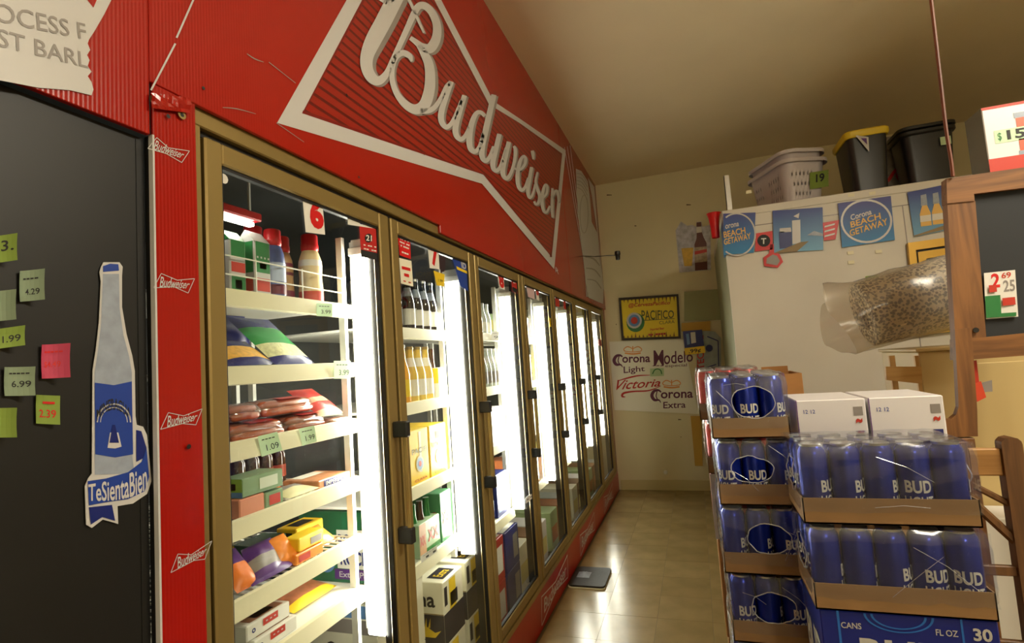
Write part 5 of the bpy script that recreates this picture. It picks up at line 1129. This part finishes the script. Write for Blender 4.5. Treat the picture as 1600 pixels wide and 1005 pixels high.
longneck('bottle of orange drink at the left of the second shelf, second door', 1.985, -1.17, Z, M_org, M_yel, M_whp, 1.03)
a = longneck('pale gold bottle on the second shelf, second door, front row, first from the left', 2.055, -1.17, Z, M_pale, M_paper, M_gold, 1.0, 'pale gold bottles behind the second door', M_paper)
for k in range(1, 3): dup(a, (-1.17, 2.055+.07*k, Z), 'pale gold bottle on the second shelf, second door, front row, %s from the left' % names[k])
for k in range(4): dup(a, (-1.25, 2.03+.07*k, Z), 'pale gold bottle on the second shelf, second door, back row, %s from the left' % names[k])
t = carton('beer_carrier', 'yellow and white bottle carrier at the right of the second shelf, second door', 'beer carrier', (-1.26, -1.14, 2.255, 2.31, Z, Z+.145), M_paper, [('+x', 0, 1, .55, .98, M_yel), ('-y', 0, 1, .5, .98, M_yel), ('-y', .2, .8, .1, .4, M_grp)])
for k in range(2): obj('bottle_neck', MB().lathe([(.018, .145), (.013, .19), (.013, .22), (.014, .235)], 12, (-.025+.06*k-.02, 0, 0)), M_brown, t, smooth=True)
Z = SH[1][2]-.011
for k in range(2):
    y = 1.955+.178*k; d = (-1.33, -1.14, y, y+.165, Z, Z+.225)
    t = carton('twelve_pack_box', 'yellow twelve pack with a blue round badge on the third shelf, second door, %s' % ('left' if k == 0 else 'right'), 'beer box', d, M_yel, [('+x', .35, .65, .72, .86, M_ink)] if k else [('+x', .5, .62, .2, .95, M_paper)], [('+x', 'PACIFICO' if k else 'PACIFI', .12, .9, .56, .66, M_olive, .02), ('+x', 'CLARA', .2, .85, .05, .1, M_tred), ('-y', 'PACIFICO', .1, .9, .5, .62, M_olive, .02)], 'yellow twelve packs')
    for r_, m_ in ((.2, M_paper), (.15, M_lblue), (.07, M_tred)): obj('round_badge', MB().poly([face_pt(d, '+x', .5+r_*math.cos(q*.35), .36+r_*.75*math.sin(q*.35), .0024-r_*.004) for q in range(18)]), m_, t, world=True)
Z = SH[1][3]-.011
M_xx = mat('xx_green_carton', (60, 126, 84), .4)
t = carton('beer_carrier', 'green and white bottle carrier marked XX on the fourth shelf, second door', 'beer carrier', (-1.27, -1.14, 2.0, 2.185, Z, Z+.135), mat('pale_green_carton', (170, 196, 160), .4), [('+x', 0, .3, 0, 1, mat('tan_label', (196, 150, 110), .5)), ('+x', .3, 1, 0, .2, M_grglass)], [('+x', 'XX', .38, .92, .35, .72, M_tred, .03), ('+x', 'XX', .02, .26, .35, .65, M_tred, .03)])
for k in range(3): obj('bottle_neck', MB().lathe([(.024, .12), (.014, .165), (.013, .20), (.014, .212)], 12, (.02, -.06+.06*k, 0)), M_grglass if k != 1 else M_brown, t, smooth=True)
carton('twelve_pack_box', 'tall green twelve pack marked XX at the right of the fourth shelf, second door', 'beer box', (-1.32, -1.14, 2.2, 2.31, Z, Z+.215), M_xx, [('+x', .35, .7, .75, .86, M_ink), ('+x', .1, .9, .08, .3, MATS['pale_green_carton'])], [('+x', 'XX', .1, .9, .36, .62, M_tred, .03), ('-y', 'XX', .1, .9, .36, .62, M_tred, .03)])
M_cor = mat('corona_cream', (232, 228, 206), .4)
for k, (y0, y1, z0) in enumerate(((2.10, 2.30, .377), (2.335, 2.545, .377), (2.10, 2.30, .12), (2.335, 2.545, .12))):
    d = (-1.42, -1.10, y0, y1, z0, z0+.256); lab = ('white and navy beer case at the top left of the floor stack, second door', 'white and navy beer case at the top right of the floor stack, second door', 'white and navy beer case at the bottom left of the floor stack, second door', 'white and navy beer case at the bottom right of the floor stack, second door')[k]
    t = carton('beer_case', lab, 'beer case', d, M_cor, [('-y', 0, 1, 0, .48, mat('corona_navy', (38, 36, 48), .4)), ('+x', 0, 1, 0, .48, MATS['corona_navy']), ('+x', .30, .62, .48, .96, M_yel), ('+x', .34, .7, .52, .74, MATS['corona_navy']), ('+x', .06, .2, .6, .9, MATS['corona_navy']), ('topx', .2, .8, .05, .3, MATS['corona_navy'])], [('-y', 'Corona', -.0, .62 if k else .88, .6, .85, M_ink, .02), ('topx', 'Corona', .08, .92, .45, .85, M_ink, .02), ('topx', 'Extra', .3, .7, .1, .24, M_yel)], 'white and navy beer cases on the cooler floor')
    mb = MB(); q = lambda u, v: face_pt(d, '-y', u, v, .0018)
    mb.poly([q(*p) for p in ((.45, .22), (.55, .30), (.75, .28), (.86, .20), (.95, .24), (.86, .12), (.6, .12), (.5, .16))])
    for s in range(5): mb.poly([q(*p) for p in ((.56+.05*s, .27), (.56+.06*s, .43), (.59+.05*s, .27))])
    obj('griffin_print', mb, M_yel, t, world=True); obj('strap_line', MB().poly([q(*p) for p in ((0, .485), (1, .485), (1, .5), (0, .5))]), M_gold, t, world=True)
# green rock beer case seen past the first bay
Z = SH[1][3]-.011
d = (-1.52, -1.17, 1.74, 1.93, Z, Z+.262)
t = carton('beer_case', 'green and white beer case seen past the sixth shelf of the first door', 'beer case', d, mat('deep_green_carton', (34, 104, 70), .4), [('-y', .5, 1, .2, .74, M_paper), ('-y', .46, 1, .05, .19, M_purple)], [('-y', 'ROLLING', .52, .98, .50, .68, M_dkblue, .03), ('-y', 'ROCK', .54, .9, .25, .44, M_dkblue, .03), ('-y', 'Extra Pale', .52, .94, .08, .16, M_whp)])
obj('round_badge', border(MB(), [face_pt(d, '-y', .36+.11*math.cos(q*.3), .28+.15*math.sin(q*.3), .0018) for q in range(21)], [face_pt(d, '-y', .36+.08*math.cos(q*.3), .28+.11*math.sin(q*.3), .0018) for q in range(21)]), M_lblue, t, world=True)
d = (-1.50, -1.17, 1.72, 2.06, .42, .70)
carton('beer_case', 'white and grey beer case low behind the first tube light', 'beer case', d, M_cor, [('-y', 0, 1, .62, .8, M_grp), ('-y', .55, .95, .82, .98, M_lblue)], [('-y', 'Corona', .3, .98, .2, .5, M_ink, .02)])
carton('beer_case', 'white and navy beer case under the grey striped one', 'beer case', (-1.50, -1.17, 1.72, 2.06, .12, .419), M_cor, [('-y', 0, 1, 0, .45, MATS['corona_navy'])])
# ------------------------------------------------------------------ third bay
Z = SH[2][0]-.011
a = longneck('clear bottle on the top shelf of the third door, first from the left', 2.72, -1.17, Z, M_clr, M_paper, M_whp, .8, 'clear bottles behind the third door')
for k in range(1, 5): dup(a, (-1.17, 2.72+.07*k, Z), 'clear bottle on the top shelf of the third door, %s from the left' % names[k])
Z = SH[2][1]-.011
a = longneck('slim grey bottle on the second shelf of the third door, first from the left', 2.72, -1.16, Z, M_clr, M_grp, M_whp, .95, 'slim grey bottles behind the third door', M_whp)
for k in range(1, 6): dup(a, (-1.16, 2.72+.066*k, Z), 'slim grey bottle on the second shelf of the third door, %s from the left' % names[k])
b_ = longneck('slim grey bottle with a bright red label, the only one in its row', 2.786+.0, -1.235, Z, M_clr, M_tred, M_whp, .95)
Z = SH[2][2]-.011
carton('twelve_pack_box', 'blue and white twelve pack with a dark handle hole on the third shelf, third door', 'beer box', (-1.32, -1.14, 2.86, 3.07, Z, Z+.215), M_wb, [('-y', 0, 1, 0, 1, mat('violet_blue_carton', (84, 92, 170), .4)), ('+x', .5, .72, .72, .84, M_ink), ('+x', .7, .9, .1, .4, M_gold2)])
carton('twelve_pack_box', 'violet blue pack at the left of the third shelf, third door', 'beer box', (-1.30, -1.16, 2.68, 2.84, Z, Z+.18), MATS['violet_blue_carton'], [('+x', .2, .8, .2, .8, M_whp)])
Z = SH[2][3]-.011
carton('beer_carrier', 'navy blue bottle carrier on the low shelf, third door', 'beer carrier', (-1.30, -1.14, 2.90, 3.08, Z, Z+.24), M_dkblue, [('+x', .1, .4, .1, .9, M_lblue), ('+x', .55, .9, .3, .5, M_silver)])
carton('beer_carrier', 'white and blue bottle carrier left of the navy carrier, third door', 'beer carrier', (-1.28, -1.15, 2.70, 2.87, Z, Z+.22), M_wb, [('+x', 0, 1, .1, .5, M_blue)])
for k, (y0, y1, z0, z1, m_, lb) in enumerate(((2.66, 2.90, .12, .35, M_slab, 'red and white beer case on the cooler floor, third door'), (2.66, 2.90, .352, .585, M_slab, 'upper red and white beer case of the floor stack, third door'), (2.93, 3.16, .12, .35, M_dkblue, 'navy beer case on the cooler floor, third door'), (2.93, 3.16, .352, .575, M_dkblue, 'upper navy beer case of the floor stack, third door'))):
    carton('beer_case', lb, 'beer case', (-1.42, -1.12, y0, y1, z0, z1), m_, [('topx', .05, .95, .05, .95, M_paper), ('+x', .55, .9, .2, .8, M_paper if k < 2 else M_grp), ('-y', .1, .9, .3, .7, M_paper if k < 2 else M_blue)], ())
# ------------------------------------------------------------------ fourth to seventh bays
pal = [('pale green', mat('pale_green_pack', (176, 200, 150), .4)), ('orange', mat('orange_pack', (206, 120, 70), .4)), ('white', M_wb), ('amber', mat('amber_pack', (150, 90, 50), .4)), ('cream', M_cor), ('yellow', mat('soft_yellow_pack', (222, 206, 120), .4)), ('grey', mat('grey_pack', (150, 156, 152), .4)), ('brown', mat('brown_pack', (120, 84, 56), .45))]
sn = ['top', 'second', 'third', 'lowest']
q = 0
for i in range(3, 7):
    for k, z in enumerate(SH[i]):
        y = Y0+DW*i+.09
        for w in (.15, .19, .16):
            cn, m_ = pal[q % 8]; q += 1; h = (.2, .21, .22, .24)[k]*random.uniform(.75, 1)
            carton('beer_pack', '%s beer pack on the %s shelf behind the %s door' % (cn, sn[k], names[i]), 'beer pack', (-1.32, -1.145, y, y+w, z-.011, z-.011+h), m_, [('+x', .15, .85, .3, .7, pal[(q+2) % 8][1]), ('-y', .15, .85, .35, .75, pal[(q+4) % 8][1])], (), 'beer packs behind the far doors'); y += w+.02
    for j, w in enumerate((.2, .24, .2)):
        cn, m_ = pal[(q+j*3) % 8]; y = Y0+DW*i+.06+.22*j
        carton('beer_case', '%s beer case on the cooler floor behind the %s door, %s' % (cn, names[i], ('near end', 'middle', 'far end')[j]), 'beer case', (-1.45, -1.14, y, y+.2, .12, .4), m_, [('+x', .1, .9, .2, .6, pal[(q+1) % 8][1])], (), 'beer cases behind the far doors')
# ================================================================== tags on the price rails
fr = onx(XL+.022)
def rail_tag(label, px, s, m_=None, c=XL+.022): return paper('price_tag', label, px, onx(c), m_ or M_pgreen, .004, texts=[(s, .3, .9, .2, .5, M_ink, .0), ('----', .15, .8, .75, .8, M_ink, .0)], group='price tags on the cooler shelves', cat='price tag', n=3)
rail_tag('green price tag on the top rail of the first door', pquad(494, 474, 517, 494, 1), '3.99')
rail_tag('green price tag at the right end of the second rail, first door', pquad(521, 564, 546, 592, 0), '3.99')
rail_tag('large green price tag on the left of the third rail, first door', [(408, 714), (439, 704), (431, 675), (402, 682)], '1.09')
rail_tag('green price tag right of the large one on the third rail', [(472, 697), (493, 690), (489, 665), (466, 670)], '1.99')
rail_tag('small white and red tag on the lowest rail of the second door', [(658, 880), (682, 862), (681, 852), (656, 870)], '- -', M_paper, XL+.021)
rail_tag('small white tag hanging on the top rail of the third door', pquad(768, 518, 778, 532, 0), '9', M_paper)
# ================================================================== signs on the door glass
XS = XC-.0095
def sign(label, px, m_, texts=(), name='door_sign', curl=.001, c=XS, group='signs on the cooler doors'): return paper(name, label, px, onx(c), m_, curl, texts=texts, group=group, cat='sign', n=3)
sign('white card with a big red 6 on the first door', [(477, 363), (507, 367), (502, 307), (471, 299)], M_paper, [('6', .28, .98, .12, .88, M_rednum, .06), ('-- - ----', .05, .95, .90, .97, M_ink, .0)])
sign('white printed notice at the top right of the first door', [(543, 351), (588, 358), (587, 341), (542, 327)], M_paper, [('-- - --', .3, .75, .74, .80, M_ink, .01), ('- - - - - - -', .08, .92, .42, .48, M_ink, 0), ('---', .4, .65, .17, .23, M_blue, .01)])
t = sign('red and black age 21 notice below the white notice on the first door', [(564, 401), (591, 407), (590, 357), (561, 352)], mat('notice_red', (186, 36, 34), .45), [('- -- -', .15, .85, .37, .41, M_paper, .01), ('-- --', .15, .85, .25, .29, M_paper, .01)])
obj('printed_disc', MB().poly([onx(XS+.003)(*p) for p in ring_pts((576, 372), 6, 7, 14)]), M_ink, t, world=True); T('lettering', '21', onx(XS+.0038), [(572, 376), (581, 377), (581, 368), (572, 367)], M_paper, t, bold=.02); obj('printed_panel', MB().poly([onx(XS+.003)(*p) for p in ((564, 401), (591, 407), (591, 396), (564, 390))]), M_ink, t, world=True)
sign('red printed notice at the top left of the second door', [(624, 399), (641, 405), (640, 368), (620, 359)], M_rednum, [('----', .1, .9, .87, .92, M_paper, .01), ('-- - -', .15, .85, .66, .72, M_paper, .01), ('--- --', .1, .9, .52, .58, M_paper, .01), ('- ----', .15, .85, .38, .44, M_paper, .01), ('---', .2, .8, .13, .19, M_paper, .01)])
t = sign('cream coupon with red print under the red notice on the second door', [(626, 443), (645, 448), (642, 408), (623, 403)], M_cor, [('--', .15, .85, .58, .70, M_rednum, .04), ('-', .3, .7, .32, .44, M_rednum, .04), ('- -', .2, .8, .10, .15, M_tred, .02)])
sign('white card with a red 7 on the second door', [(671, 419), (686, 421), (684, 384), (667, 378)], M_paper, [('7', .25, .9, .1, .9, M_rednum, .06)])
sign('yellow price tag under the red 7 card', [(682, 446), (693, 448), (694, 429), (677, 423)], M_yel, [('1.99', .3, .8, .3, .5, M_ink, .01)])
t = sign('blue ID poster at the right edge of the second door', [(719, 447), (731, 455), (729, 403), (703, 392)], M_blue, [('ID', .55, .9, .62, .8, M_whp, .03)]); obj('printed_panel', MB().poly([onx(XS+.003)(*p) for p in ((713, 416), (730, 424), (730, 428), (714, 421))]), M_yel, t, world=True)
sign('white card with a red 8 on the third door', [(780, 450), (788, 453), (786, 428), (776, 424)], M_paper, [('8', .1, .95, .05, .95, M_rednum, .06)])
t = sign('red and black notice at the right edge of the third door', [(801, 455), (808, 459), (806, 436), (798, 431)], MATS['notice_red'], [('21', .3, .7, .6, .8, M_paper, .02)]); obj('printed_panel', MB().poly([onx(XS+.003)(*p) for p in ((801, 455), (808, 459), (808, 452), (801, 448))]), M_ink, t, world=True)
sign('pale pink printed notice on the fourth door', [(825, 464), (835, 468), (834, 449), (821, 442)], mat('pale_pink_paper', (214, 186, 190), .6), [('- - -', .1, .9, .74, .80, M_tred, 0)])
sign('narrow white card with a red 9 on the fourth door', [(838, 468), (842, 470), (841, 452), (836, 450)], M_paper, [('9', .05, .95, .05, .95, M_rednum, .06)])
sign('yellow tag on the right side of the fourth door', [(859, 510), (864, 512), (863, 499), (857, 496)], M_yel, [('7', .3, .7, .3, .7, M_ink)])
sign('small red notice on the fifth door', [(868, 478), (874, 480), (873, 461), (867, 458)], MATS['notice_red'])
sign('narrow red number card on the fifth door', [(881, 482), (884, 484), (883, 468), (880, 466)], M_rednum)
sign('dark sticker on the right edge of the third door by the handle', [(823, 690), (828, 692), (827, 678), (821, 676)], M_ink)
sign('small white and black sticker low on the third door', [(822, 787), (832, 778), (831, 771), (821, 779)], M_paper, [('- -', .15, .85, .4, .6, M_ink, .02)])
sign('small red sticker on the seventh door', [(936, 540), (940, 541), (939, 531), (935, 530)], MATS['notice_red'])
# prototypes that were only copied leave the scene
for o in _protos: bpy.data.objects.remove(o)
